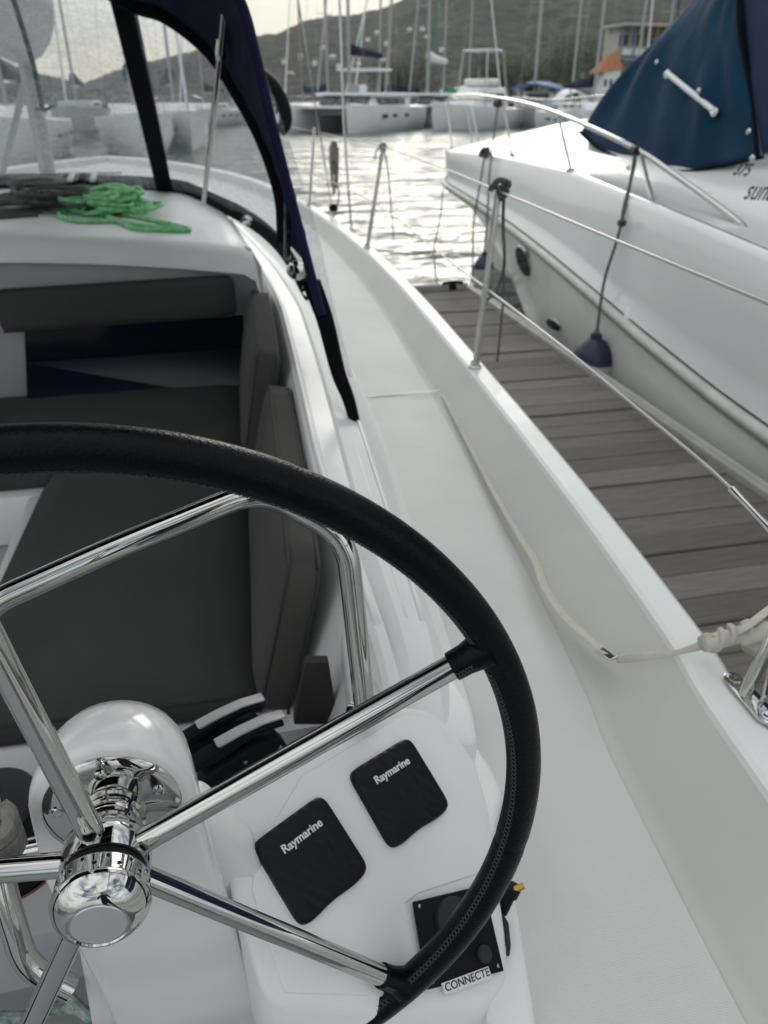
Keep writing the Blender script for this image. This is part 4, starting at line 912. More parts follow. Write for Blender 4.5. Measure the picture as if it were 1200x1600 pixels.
for sg in (1, -1):
    G = (lambda p: V(p)) if sg == 1 else (lambda p: V((2 * MC - p[0], p[1], p[2])))
    rows = []
    for s_, r_, c_ in zip(SH, RB, CH):
        a = r_ + V((.0, 0, -.03)); rows.append([G(a), G(a.lerp(c_, .12) + V((-.01, 0, 0))), G(a.lerp(c_, .5) + V((-.03 if s_.y < 9 else 0, 0, 0))), G(c_), G(V((c_.x + (MC - c_.x) * .6, c_.y, min(c_.z - .25, .1)))), G(V((MC, c_.y - .02, min(c_.z - .5, -.3))))])
    q = MB(); q.loft(rows); q.build('hull', 'mgel2', my, sharp=40)
    rows = []
    for s_, r_ in zip(SH, RB):
        b = r_ + V((.0, 0, .05)); m_ = b.lerp(s_, .5)
        rows.append([G(b), G(b.lerp(s_, .12) + V((.018, 0, 0))), G(b.lerp(s_, .2) + V((.022, 0, 0))), G(b.lerp(s_, .6) + V((-.01, 0, 0))), G(s_ + V((-.012, 0, -.035))), G(s_ + V((.0, 0, -.006))), G(s_ + V((.03, 0, .006)))])
    q = MB(); q.loft(rows); q.build('topside', 'mgel', my, sharp=50)
    q = MB(); q.tube([G(r_ + V((-.012, 0, .012))) for r_ in RB], .038, n=12, flat=.75); q.build('rub_rail', 'fender_white', my, sharp=180)
    q = MB(); q.tube([G(r_ + V((-.010, 0, -.030))) for r_ in RB], .012, n=8); q.build('rub_rail_insert', 'rubber', my, sharp=180)
# deck: side slope rising to the trunk and foredeck
rows = []
for s_ in SH:
    hw = MC - s_.x; k = min(1, max(0, (11.3 - s_.y) / 3.5)) ; row = []
    for u, dz in ((.018, .006), (.09, .02), (.16, .10), (.26, .205), (.40, .28), (.7, .34), (1.0, .36)):
        row.append(V((s_.x + hw * u + .012, s_.y, s_.z + dz * k * (1 - .0 * u))))
    rows.append(row + [V((2 * MC - p.x, p.y, p.z)) for p in row[-2::-1]])
q = MB(); q.loft(rows); q.build('deck', 'mgel', my, sharp=60)
# portholes, vents and scoop on the near side
def hullside(px, py):
    return V((px, py, 0))
def ring(c, rx, rz, nrm, name, mtl, rot=0.0, r=.012):
    c = V(c); nrm = V(nrm).normalized(); a = V((0, 1, 0)); a = (a - nrm * a.dot(nrm)).normalized(); b = nrm.cross(a)
    pts = []
    for k in range(32):
        t = 2 * math.pi * k / 32; x, z = rx * math.cos(t), rz * math.sin(t); pts.append(c + a * (x * math.cos(rot) - z * math.sin(rot)) + b * (x * math.sin(rot) + z * math.cos(rot)))
    q = MB(); q.tube(pts, r, n=8, closed=True); f = q.build('porthole_frame', mtl, my)
    q = MB(); q.prism(pts, nrm * .012); q.build('glass', 'glassdark', f)
HN = (-.93, -.12, -.33)
ring((2.6,6.227,1.022), .105, .125, HN, 'porthole', 'chrome')
ring((2.52,5.34,0.7171), .095, .04, HN, 'vent', 'steel', r=.008)
for pt_, s_ in (((2.47,4.348,1.107), .016), ((2.43,3.101,0.9705), .018)):
    q = MB(); q.lathe([(s_ * 1.6, 0), (s_ * 1.5, .01), (s_, .012), (s_ * .9, .004), (0, .004)], pt_, HN, n=16); q.build('drain_fitting', 'knob', my)
sc_ = V((2.45,4.151,1.088))
q = MB(); q.tube([sc_ + V((.06, .02, .085)), sc_ + V((.01, .0, .03)), sc_ + V((-.015, -.03, -.035)), sc_ + V((-.01, -.045, -.06))], lambda u: .014 + .032 * math.sin(min(1, u + .1) * 1.9), n=14); so_ = q.build('water_scoop', 'mgel', my, sharp=60)
q = MB(); q.lathe([(.036, 0), (.034, .006), (0, .006)], sc_ + V((-.012, -.046, -.064)), (.2, -.5, -.8), n=14); q.build('scoop_mouth', 'rubber', so_)
# lettering on the deck side
tr_ = V((.10, -1, .0)); 
text('lettering', '375', 'knob', my, (2.72,3.82,1.889), V((2.72,3.683,1.894)) - V((2.72,3.82,1.889)), (.35, 0, 1), .085, offset=.002, shear=.3)
text('lettering', 'sunbird', 'knob', my, (2.62,3.559,1.801), V((2.6,3.353,1.818)) - V((2.62,3.559,1.801)), (.35, 0, 1), .135, offset=.001, shear=.25)
# bow rail
rail = thing('bow_rail', 'curved stainless bow rail around the foredeck of the motor yacht', 'rail', (MC, 8, 1.7))
near = [(2.62,3.429,1.612), (2.62,3.476,1.659), (2.62,3.586,1.704), (2.62,3.882,1.782), (2.62,4.226,1.867), (2.62,4.614,1.957), (2.68,5.259,2.034), (2.8,6.265,2.126), (2.92,7.123,2.181), (3.05,8.152,2.222), (3.12,9.22,2.256), (3.2,10.27,2.25), (3.4,11.31,2.196), (3.7,12.24,2.133)]
mid = [(4.2,12.68,2.058)]
nr = catmull(near, 6)
far_ = [V((2 * MC - p.x, p.y, p.z)) for p in nr[::-1]]
q = MB(); q.tube(catmull([p for p in near[:-1]] + [(3.75, 11.75, 2.22), (4.2, 11.9, 2.21), (4.65, 11.75, 2.22)] + [(2 * MC - p[0], p[1], p[2]) for p in near[-2::-1]], 6), .0165, n=12); q.build('top_rail', 'chrome', rail, sharp=180)
for sg in (1, -1):
    G = (lambda p: V(p)) if sg == 1 else (lambda p: V((2 * MC - p[0], p[1], p[2])))
    for a_, b_ in (((2.56,4.258,1.688), (2.62,4.612,1.95)), ((2.74,5.797,1.758), (2.8,6.263,2.118)), ((2.98,7.651,1.748), (3.05,8.187,2.216)), ((3.15,10.18,1.666), (3.3,10.95,2.191))):
        q = MB(); q.tube([G(a_), G(b_)], .0125, n=10); p_ = q.build('rail_post', 'steel', rail)
        q = MB(); q.lathe([(.034, -.01), (.034, .008), (.02, .018)], G(a_), n=14); q.build('post_base', 'steel', p_)
    q = MB(); q.lathe([(.036, -.012), (.036, .006), (.022, .018)], G(near[0]), n=14); q.build('post_base', 'steel', rail)
q = MB(); q.tube([(3.6,10.64,1.544), (3.7,11.32,2.134)], .0125, n=10); q.build('rail_post', 'steel', rail)
q = MB(); q.tube([(3.7,10.62,1.544), (3.8,11.43,2.125)], .0125, n=10); q.build('rail_post', 'steel', rail)
# canvas cover
cv = thing('canvas_cover', 'dark blue canvas cover stretched over the motor yacht windscreen', 'boat cover', (MC, 4, 1.9))
lowp = [(3.1,6.466,1.981), (3.02,5.889,1.881), (2.95,5.168,1.835), (2.9,4.572,1.835), (2.92,4.225,1.889), (2.96,3.932,1.951)]
topp = [(3.3,5.357,2.821), (3.28,5.246,2.858), (3.26,5.12,2.877), (3.22,4.935,2.888), (3.2,4.845,2.893), (3.18,4.771,2.899)]
lo_, to_ = catmull(lowp, 10), catmull(topp, 10)
def wr(i, u):
    return .012 * math.sin(i * .55 + u * 5) * math.sin(math.pi * min(1, u * 1.3)) + .020 * fnoise((i * .13, u * 2.2, 1)) + .014 * math.sin((u * 9 - i * .22)) * max(0, (i - 25) / 25) * (1 - u)
rows = []
for i, (a, b) in enumerate(zip(lo_, to_)):
    rows.append([a.lerp(b, k / 24) + V((-1, -.15, .25)) * (1.9 * wr(i, k / 24) + .05 * math.sin(math.pi * k / 24)) for k in range(25)])
q = MB(); q.loft(rows); q.build('side_panel', 'blue', cv, sharp=180, solid=.004)
far2 = [V((2 * MC - p.x, p.y, p.z)) for p in rows[0]]
q = MB(); q.loft([[p.lerp(r_, k / 16) + V((0, .7, .12)) * math.sin(math.pi * k / 16) for k in range(17)] for p, r_ in zip(rows[0], far2)]); q.build('front_panel', 'blue', cv, sharp=180)
rows2 = [[V((2 * MC - p.x, p.y, p.z)) for p in r_] for r_ in rows]
q = MB(); q.loft(rows2); q.build('side_panel', 'blue', cv, sharp=180)
aft_lo = [(2.955,3.915,1.952), (2.98,3.792,1.987), (3.0, 2.4, 1.95), (3.0, .8, 1.90), (3.0, -1.0, 1.86)]; aft_hi = [(3.175,4.753,2.903), (3.15,4.49,2.893), (3.2, 2.6, 3.3), (3.2, .8, 3.35), (3.2, -1.0, 3.3)]
q = MB(); al, ah = catmull(aft_lo, 6), catmull(aft_hi, 6); rr2 = [[a.lerp(b, k / 12) + V((-.02, 0, 0)) * math.sin(math.pi * k / 12) for k in range(13)] for a, b in zip(al, ah)]
q.loft(rr2); q.build('aft_panel', 'blue2', cv, sharp=180)
q = MB(); tp2 = [r_[-1] for r_ in rows] + [r_[-1] for r_ in rr2]; q.loft([[p.lerp(V((2 * MC - p.x, p.y, p.z)), k / 10) + V((0, 0, .18 * math.sin(math.pi * k / 10))) for k in range(11)] for p in tp2]); q.build('roof_panel', 'blue', cv, sharp=180)
q = MB(); q.tube([p + V((-.01, -.01, .01)) for p in lo_], .016, n=8, flat=.6); q.build('hem', 'navydark', cv, sharp=180)
q = MB(); q.tube([r_ + V((-.012, 0, 0)) for r_ in rows[-1]], .012, n=8); q.build('zip', 'navydark', cv, sharp=180)
for a_, b_ in (((3.03,5.078,2.369), (2.98,4.42,2.165)),):
    a_, b_ = V(a_) + V((-.05, -.02, .01)), V(b_) + V((-.05, -.02, .01)); q = MB(); q.tube([a_, b_], .017, n=12); g_ = q.build('grab_handle', 'mgel', cv)
    for p_ in (a_, b_):
        q = MB(); q.lathe([(.026, 0), (.026, .03), (.015, .045)], p_ + V((.03, .012, -.012)), (-1, -.3, .2), n=12); q.build('handle_foot', 'chrome', g_)
for p_ in ((3.03,5.226,2.441), (2.95,4.566,2.276), (2.92,3.985,2.082), (2.9,3.885,1.961), (2.9,5.177,1.819)):
    q = MB(); q.lathe([(.016, 0), (.016, .01), (.008, .018), (0, .019)], V(p_) + V((-.03, 0, 0)), (-1, -.2, .2), n=10); q.build('snap_button', 'chrome', cv)
# fenders
def fender(top, ln, rad, label, rope, rmat='rope_grey'):
    top = V(top); t = thing('fender', label, 'fender', top - V((0, 0, ln)), 'fenders hung from the motor yacht')
    q = MB(); q.lathe([(0, -ln), (rad * .6, -ln + .01), (rad * .95, -ln + .08), (rad, -ln + .14), (rad, -ln * .34)], top, n=24, cap=False); q.build('body', 'fender_white', t)
    q = MB(); q.lathe([(rad * 1.003, -ln * .34), (rad * 1.0, -ln * .30), (rad * .86, -ln * .19), (rad * .45, -ln * .07), (rad * .28, -.02), (rad * .26, .01), (0, .012)], top, n=24, cap=False); q.build('end_cap', 'fender_blue', t)
    q = MB(); q.tube([top + V((0, .02 * math.cos(a), .02 + .022 * math.sin(a))) for a in [2 * math.pi * k / 12 for k in range(12)]], .006, n=6, closed=True); q.build('eye', 'fender_blue', t)
    q = MB(); q.tube(catmull(rope, 6), .0095, n=8); tag(q.build('fender_line', rmat), label.replace('fender', 'line holding the fender', 1) if False else rl_[len(FL)], 'rope'); FL.append(1)
    return t
FL = []
rl_ = ['grey fender line tied to the bow rail above the large fender', 'grey line hanging from the bow rail to the small fender near the dock end']
f1 = V((2.36,4.358,0.9117))
fender(f1, .50, .14, 'large white fender with navy top hanging between the dock and the motor yacht', [f1 + V((0, 0, .03)), V((2.4,4.428,1.231)), V((2.45,4.428,1.489)), V((2.55,4.556,1.734)), V((2.6,4.635,1.942))])
f2 = V((2.62,7.263,0.9067))
fender(f2, .40, .10, 'navy topped fender hanging near the bow, behind the rope lashed stanchion', [f2 + V((0, 0, .03)), V((2.72,7.523,1.258)), V((2.85,7.896,1.571)), V((3.04,8.298,2.164))])
# rope tails and wraps on the rail
q = MB(); wrp = V((2.61,4.658,1.955))
for k in range(5): q.tube([wrp + V((0, .012 * (k - 2), 0)) + V((.022 * math.cos(a), 0, .022 * math.sin(a))) for a in [2 * math.pi * j / 10 for j in range(10)]], .010, n=6, closed=True)
q.tube(catmull([wrp, wrp + V((0, -.02, -.09)), V((2.52,4.529,1.673)), V((2.47,4.45,1.566))], 5), .009, n=7); q.lathe([(.0, -.03), (.025, -.015), (.028, .01), (0, .03)], V((2.44,4.383,1.584)), n=10)
tag(q.build('rail_lashing', 'thread'), 'black rope lashing round the bow rail over the large fender', 'rope')
q = MB(); w2_ = V((3.05,8.334,2.204))
for k in range(6): q.tube([w2_ + V((0, .018 * (k - 3), -.02)) + V((.028 * math.cos(a), 0, .028 * math.sin(a))) for a in [2 * math.pi * j / 10 for j in range(10)]], .013, n=6, closed=True)
tag(q.build('rail_lashing', 'thread'), 'black rope lashing round the bow rail nearest the bow', 'rope')
bn = V((2.93,8.293,1.734))
q = MB()
rnd = random.Random(3)
path = [bn + V((rnd.uniform(-.05, .05), rnd.uniform(-.04, .04), rnd.uniform(-.05, .05))) for k in range(26)]
q.tube(catmull(path, 4), .014, n=7); q.tube(catmull([bn, V((2.8,8.051,1.377)), V((2.72,7.926,1.084)), V((2.45,7.095,0.7409)), V((2.25,6.6,0.7239))], 6), .010, n=7)
tag(q.build('mooring_line', 'rope_grey'), 'bundled dark mooring line at the motor yacht bow leading down to the dock corner', 'rope')
q = MB(); q.tube(catmull([V((3.05,10.18,1.196)), V((2.8,9.414,0.9513)), V((2.4,8.272,0.7825)), V((1.95,6.561,0.7468))], 6), .009, n=7)
tag(q.build('mooring_line', 'rope_grey'), 'grey mooring line hanging over the water from the bow tip to the dock end', 'rope')
for pt_, s_, lb_ in (((2.004,6.301,0.8), .03, 'small dark cleat at the far end of the dock'),):
    c = V(pt_); t = thing('cleat', lb_, 'cleat', c)
    q = MB(); q.tube([c + V((-.09, 0, .05)), c + V((-.03, 0, .06)), c + V((.03, 0, .06)), c + V((.09, 0, .05))], .015, n=8); q.build('horn', 'black', t)
    q = MB(); q.box(c + V((0, 0, .02)), (.06, .05, .05)); q.build('foot', 'black', t, bevel=.005)
# ================================================================ FAR BOATS
def place(root, x, y, heading):
    root.location = (x, y, 0); root.rotation_euler = (0, 0, heading)
def vhull(L, B, fb, x0=0.0, n=12, bowrise=.25, flat=.8, plumb=.15):
    rows = []
    for i in range(n + 1):
        t = i / n; y = -L / 2 + L * t
        w = B / 2 * (flat + (1 - flat) * min(1, t * 3)) * (1 - max(0, (t - .45) / .55) ** 2.2) + .01
        z = fb * (1 + bowrise * t * t); yb = y - plumb * fb * max(0, (t - .7) / .3)
        rows.append([(x0 - w, y, z), (x0 - w * .97, y, z * .5), (x0 - w * .72, yb, -.05), (x0, yb, -.4), (x0 + w * .72, yb, -.05), (x0 + w * .97, y, z * .5), (x0 + w, y, z)])
    q = MB(); q.loft(rows, cap=True); d = [[r_[0], (x0, r_[0][1], r_[0][2] + .08), r_[-1]] for r_ in rows]; dq = MB(); dq.loft(d); return q, dq
def rig(t, y0, h, r=.09, mm='mast', z0=1.0, tilt=(0, 0), furl='farwhite', boom=3.5, cov='navy', boomz=2.2, spread=True, fore=5.0, stays=True):
    top = V((tilt[0], y0 + tilt[1], h)); q = MB(); q.tube([(0, y0, z0), top], lambda u: r * (1 - .25 * u), n=10); m_ = q.build('mast', mm, t)
    if spread:
        for f_ in (.38, .68):
            p = V((0, y0, z0)).lerp(top, f_); q = MB(); q.tube([p + V((-.95 * (1.2 - f_), -.1, .03)), p, p + V((.95 * (1.2 - f_), -.1, .03))], .025, n=6); q.build('spreader', mm, m_)
    if stays:
        q = MB()
        for sx_ in (-1.3, 1.3): q.tube([(sx_, y0 - .2, z0), top], .009, n=4)
        q.tube([(0, y0 - 5, z0), top], .009, n=4); q.build('stay', 'steel', m_)
    if fore:
        q = MB(); q.tube([(0, y0 + fore, z0 + .3), V((0, y0 + .2, h * .96)) + V((tilt[0], tilt[1], 0))], lambda u: .07 * (1 - .4 * u), n=8); q.build('furled_sail', furl, m_)
    if boom:
        q = MB(); q.tube([(0, y0 - .2, boomz), (0, y0 - boom, boomz + .1)], .07, n=8); q.build('boom', mm, m_)
        q = MB(); q.tube([(0, y0 - .15, boomz + .45), (0, y0 - boom * .4, boomz + .3), (0, y0 - boom, boomz + .2)], lambda u: .26 - .12 * u, n=10, flat=1.4); q.build('sail_bag', cov, m_)
    return m_
def windows(t, pts, z, wd, hh, axis='x', mname='glassdark'):
    for p in pts:
        q = MB(); q.box((p[0], p[1], z), (wd if axis == 'y' else .04, .04 if axis == 'y' else wd, hh)); q.build('window', mname, t, bevel=.02, seg=1)
def sailboat(label, loc, heading, L=11, h=15, hullm='farwhite', cov='navy', dodger=None, mm='mast', tilt=(0, 0), furl='farwhite', fb=1.15, r=.09, spread=True, fore=True, rail=True):
    t = thing('moored_sailboat', label, 'sailboat', (0, 0, 0), 'sailboats moored across the water')
    a, b = vhull(L, L * .31, fb); a.build('hull', hullm, t, sharp=60); b.build('deck', hullm, t)
    for sx_ in (-1, 1):
        for k in range(3):
            q = MB(); q.box((sx_ * L * .1535, -L * .22 + k * L * .13, fb * .68), (.06, L * .06, .16)); q.build('window', 'glassdark', t, bevel=.02, seg=1)
    q = MB(); zz = fb * 1.12; w_ = L * .09
    q.prism([(-w_, L * .18, zz), (w_, L * .18, zz), (w_ * 1.1, -L * .2, zz), (-w_ * 1.1, -L * .2, zz)], [V((0, -.5, .42)), V((0, -.5, .42)), V((-.05, .1, .42)), V((.05, .1, .42))]); cb = q.build('cabin', hullm, t, bevel=.06)
    for sx_ in (-1, 1):
        for k in range(3):
            q = MB(); q.box((sx_ * (w_ * 1.04 + .0), L * .08 - k * L * .09, zz + .2), (.05, .7, .15)); q.build('window', 'glassdark', cb)
    if dodger:
        q = MB(); rows = []
        for k in range(7):
            a_ = math.pi * k / 6; rows.append([V((w_ * 1.15 * math.cos(a_), -L * .16, zz + .3 + .75 * math.sin(a_))), V((w_ * 1.2 * math.cos(a_), -L * .27, zz + .3 + .95 * math.sin(a_)))])
        q.loft(rows); q.build('dodger', dodger, t, solid=.03)
    rig(t, L * .08, h, r=r, mm=mm, z0=zz, tilt=tilt, furl=furl, cov=cov, boomz=zz + 1.2, spread=spread, fore=L * .4 if fore else 0, boom=L * .34)
    if rail:
        q = MB(); pts = [(-L * .08, L * .36, zz + .65), (0, L * .5, zz + .8), (L * .08, L * .36, zz + .65)]; q.tube(catmull(pts, 5), .02, n=6)
        for p in pts: q.tube([p, (p[0], p[1], zz)], .018, n=6)
        q.build('pulpit', 'steel', t)
    place(t, loc[0], loc[1], heading); return t
def catamaran(label, loc, heading, L=12.0, beam=6.0, bag='navy', mastk=True, h=18, s=1.0, bim=True):
    t = thing('catamaran', label, 'catamaran', (0, 0, 0), 'catamarans moored across the water')
    for sx_ in (-1, 1):
        a, b = vhull(L, 1.9, 1.55, x0=sx_ * (beam / 2 - .8), bowrise=.12, plumb=.05); a.build('hull', 'farwhite', t, sharp=60); b.build('deck', 'farwhite', t)
        for k, yy in enumerate((1.8, .2, -1.8)):
            q = MB(); q.box((sx_ * (beam / 2 + .125), yy, 1.0), (.05, .75, .26)); q.build('window', 'glassdark', t, bevel=.02, seg=1)
    q = MB(); q.box((0, -1.2, 1.28), (beam - 2.2, 7.6, .55)); q.build('bridge_deck', 'farwhite', t, bevel=.08)
    q = MB(); q.prism([(-2.35, 2.2, 1.5), (2.35, 2.2, 1.5), (2.6, -4.2, 1.5), (-2.6, -4.2, 1.5)], [V((.35, -1.0, .75)), V((-.35, -1.0, .75)), V((-.2, 0, .75)), V((.2, 0, .75))]); cab = q.build('cabin', 'farwhite', t, bevel=.05)
    for sx_ in (-1, 1):
        for k in range(3):
            q = MB(); q.prism([(sx_ * 2.40, .9 - 1.5 * k, 1.72), (sx_ * 2.42, -.4 - 1.5 * k, 1.72), (sx_ * 2.34, -.4 - 1.5 * k, 2.15), (sx_ * 2.28, .9 - 1.5 * k, 2.15)], (sx_ * .08, 0, 0)); q.build('window', 'glassdark', cab)
    for k in range(3):
        q = MB(); q.prism([(-1.95 + 1.35 * k, 2.06, 1.70), (-.75 + 1.35 * k, 2.06, 1.70), (-.75 + 1.35 * k, 1.50, 2.16), (-1.95 + 1.35 * k, 1.50, 2.16)], (0, .10, .05)); q.build('window', 'glassdark', cab)
    q = MB(); q.prism([(-2.5, 1.7, 2.26), (2.5, 1.7, 2.26), (2.65, -5.0, 2.26), (-2.65, -5.0, 2.26)], (0, 0, .20)); q.build('hardtop', 'farwhite', t, bevel=.09, seg=3)
    for sx_ in (-2.2, 2.2):
        q = MB(); q.tube([(sx_, -4.8, 1.5), (sx_, -4.8, 2.3)], .06, n=6); q.build('post', 'farwhite', t)
    if bim:
        q = MB(); q.box((0, -1.4, 3.95), (3.4, 2.6, .14)); bi = q.build('bimini', 'farwhite', t, bevel=.06)
        for x_ in (-1.5, 1.5):
            for y_ in (-.4, -2.5):
                q = MB(); q.tube([(x_, y_ - .3, 2.4), (x_, y_, 3.9)], .035, n=6); q.build('post', 'steel', bi)
        q = MB(); q.box((.5, -1.2, 2.75), (1.2, .6, .55)); q.build('helm_seat', 'fargrey', t, bevel=.08)
        q = MB(); q.box((-.5, -.2, 2.7), (.5, .4, .5)); q.build('helm_console', 'farwhite', t, bevel=.06)
    if mastk: rig(t, 1.0, h, r=.13, z0=2.3, boomz=4.75, cov=bag, boom=5.2, fore=4.6, furl='fargrey')
    q = MB()
    for sx_ in (-1, 1):
        xx = sx_ * (beam / 2 - .3)
        for k in range(7): q.tube([(xx, -L * .4 + k * L * .13, 1.6), (xx, -L * .4 + k * L * .13, 2.2)], .018, n=5)
        q.tube([(xx, -L * .4, 2.2), (xx, L * .38, 2.25)], .012, n=5)
        q.tube([(xx, L * .38, 1.7), (xx, L * .38, 2.25), (sx_ * (beam / 2 - 1.2), L * .42, 2.25), (sx_ * (beam / 2 - 1.2), L * .42, 1.7)], .02, n=5)
    q.build('guard_rails', 'steel', t)
    q = MB(); q.add([(-1.9, 1.6, 1.5), (1.9, 1.6, 1.5), (1.9, L * .42, 1.5), (-1.9, L * .42, 1.5)], [(0, 1, 2, 3)]); q.build('trampoline', 'fargrey', t)
    place(t, loc[0], loc[1], heading)
    if s != 1: t.scale = (s, s, s)
    return t
def bowdir(dx, dy): return math.atan2(-dx, dy)
# first catamaran: bow points towards the viewer and to the left
catamaran('white catamaran with navy sail bag and windowed coachroof, left of the other catamaran', (11.9, 63.0), bowdir(-.62, -.78), beam=6.4)
catamaran('white catamaran without a bimini moored right of the one with the navy sail bag', (20.2, 72.0), bowdir(-.55, -.83), L=11, beam=6.0, bim=False, bag='farwhite', h=19)
# sport fisher with tuna tower
t = thing('sport_fisher', 'white motorboat with tall tower frame moored behind the bow rail', 'motorboat', (0, 0, 0))
a, b = vhull(12, 3.9, 1.4, bowrise=.4); a.build('hull', 'farwhite', t); b.build('deck', 'farwhite', t)
q = MB(); q.prism([(-1.3, 2.6, 1.5), (1.3, 2.6, 1.5), (1.6, -2.5, 1.5), (-1.6, -2.5, 1.5)], [V((.3, -1.6, 1.5)), V((-.3, -1.6, 1.5)), V((-.2, .2, 1.5)), V((.2, .2, 1.5))]); cb = q.build('cabin', 'farwhite', t, bevel=.15, seg=3)
for sx_ in (-1, 1):
    for k in range(2):
        q = MB(); q.box((sx_ * 1.42, .3 - 1.5 * k, 2.3), (.12, 1.2, .5)); q.build('window', 'glassdark', cb)
q = MB(); q.prism([(-1.0, 1.68, 2.0), (1.0, 1.68, 2.0), (.85, 1.25, 2.6), (-.85, 1.25, 2.6)], (0, .12, .05)); q.build('window', 'glassdark', cb)
q = MB(); q.box((0, -.6, 5.6), (2.5, 2.0, .12)); tw = q.build('tower_roof', 'farwhite', t, bevel=.04)
for sx_ in (-1, 1):
    for y_ in (-1.9, .6):
        q = MB(); q.tube([(sx_ * 1.5, y_ * 1.3, 1.6), (sx_ * 1.15, y_ * .9 - .1, 5.6)], .05, n=6); q.build('tower_leg', 'steel', tw)
q = MB(); q.box((0, -.6, 3.35), (2.2, 2.0, .5)); q.build('flybridge', 'farwhite', t, bevel=.12)
place(t, 21.8, 64.5, bowdir(-.8, -.6)); t.scale = (.95, .95, .95)
# boat under a blue tarp
t = thing('covered_boat', 'boat under a pale blue tarp with dark openings behind the bow rail', 'boat', (0, 0, 0))
a, b = vhull(9, 3.4, 1.3); a.build('hull', 'fargrey', t); b.build('deck', 'farwhite', t)
q = MB(); rows = []
for k in range(10):
    y_ = -3.8 + 6.4 * k / 9; rows.append([V((x_, y_, 2.7 + .5 * (1 - (x_ / 2.1) ** 2) + .15 * math.sin(y_ * 2.2 + x_))) for x_ in (-2.1, -1.4, -.7, 0, .7, 1.4, 2.1)])
q.loft(rows); q.build('tarp', 'tarp', t, solid=.04)
for x_ in (-1.6, 1.6):
    for y_ in (-3.2, 0, 2.2):
        q = MB(); q.tube([(x_, y_, 1.2), (x_, y_, 3.1)], .05, n=6); q.build('frame_post', 'steel', t)
q = MB(); q.box((0, -.8, 2.0), (2.4, 3.4, 1.2)); q.build('cabin', 'farwhite', t, bevel=.15)
q = MB(); q.box((0, .92, 2.15), (1.8, .06, .6)); q.build('window', 'glassdark', t)
place(t, 28.5, 68, bowdir(-.45, -.9))
D = math.radians
LOC = lambda px, py, dist: (0, 0)
# sailboats: label, bearing point (x, y), heading, options
def at(az, d): return (d * math.sin(D(az)), d * math.cos(D(az)))
AZ = dict(zip([388, 475, 505, 540, 597, 612, 700, 745, 830, 885, 922, 985, 1028], [a for a, e in [(3.611,-0.0000),(7.380,-0.0000),(8.478,-0.0000),(10.004,-0.0000),(12.554,-0.0000),(13.065,-0.0000),(16.799,-0.0000),(18.697,-0.0000),(22.284,-0.0000),(24.458,-0.0000),(25.836,-0.0000),(28.542,-0.0000),(30.179,-0.0000)]]))
sailboat('sailboat with a tan mast low behind the sprayhood edge', at(AZ[475], 88), bowdir(-.5, -.85), mm='mastwood', hullm='fargrey', h=17, cov='blue2', r=.12)
sailboat('sailboat with a white mast just left of the catamaran coachroof', at(AZ[505], 78), bowdir(.4, -.9), h=20, cov='blue2', r=.13, fore=False)
sailboat('sailboat with a pale mast right of the catamaran mast', at(AZ[597], 84), bowdir(-.7, -.7), h=19, cov='navy', tilt=(-.4, 0), r=.12)
sailboat('sailboat with a dark raked mast near the catamaran bimini', at(AZ[612] + .1, 80), bowdir(-.9, -.3), h=20, mm='rubber', cov='navy', tilt=(-.2, -1.4), r=.15, spread=False)
sailboat('sailboat with a green furled sail on its mast', at(AZ[700] - .1, 86), bowdir(-.6, -.8), h=19, furl='green', cov='green', r=.11)
sailboat('sailboat with a plain thin mast left of the tower frame boat', at(AZ[700] + .9, 90), bowdir(.5, -.8), h=20, r=.10, cov='farwhite')
sailboat('sailboat with a white mast above the blue tarp', at(AZ[830], 74), bowdir(-.2, -1), h=21, hullm='farwhite', r=.13, fore=False)
sailboat('sailboat whose mast stands alone between the tarp boat and the white dodger', at(AZ[885], 82), bowdir(.2, -1), h=20, r=.13, cov='navy', fore=False)
sailboat('sailboat with a rounded white dodger facing the bow rail', at(AZ[922], 58), bowdir(.02, -1), L=10.5, h=20, hullm='farwhite', dodger='farwhite', r=.10, fb=1.3, fore=False)
sailboat('sailboat with a grey mast in front of the two storey building', at(AZ[985], 84), bowdir(-.3, -1), h=20, r=.12, cov='blue2')
sailboat('sailboat with a blue furled sail beside the canvas cover', at(AZ[1028], 80), bowdir(-.4, -1), h=20, furl='blue2', cov='blue2', r=.10)
sailboat('sailboat with bare mast seen in the sky gap beside the canvas hood', at(AZ[388], 95), bowdir(-.4, -1), h=20, r=.09)
AW = [a for a, e in [(-13.958,-0.0296),(-10.936,-0.0304),(-7.003,-0.0312),(-3.790,-0.0318),(-1.369,-0.0321),(1.017,-0.0000),(-4.761,-0.0000)]]
sailboat('white yacht with rounded bow seen through the left of the scratched window', at(AW[1], 36), bowdir(.0, -1), L=11, h=16, fb=1.35, r=.08, cov='navy')
sailboat('white yacht with rounded bow seen through the window beside the dark band', at(AW[3], 40), bowdir(.10, -1), L=11, h=16, fb=1.35, r=.08, cov='navy')
sailboat('white yacht seen through the clear side window', at(AW[4], 46), bowdir(.16, -1), L=11, h=17, fb=1.35, r=.08, cov='blue2')
sailboat('grey hulled yacht behind the mast through the scratched window', at(AW[2], 60), bowdir(.0, -1), L=12, h=18, fb=1.4, r=.09, hullm='fargrey', cov='navy')
sailboat('small sailboat far off through the side window', at(AW[5], 75), bowdir(-.5, -.9), L=10, h=15, cov='navy')
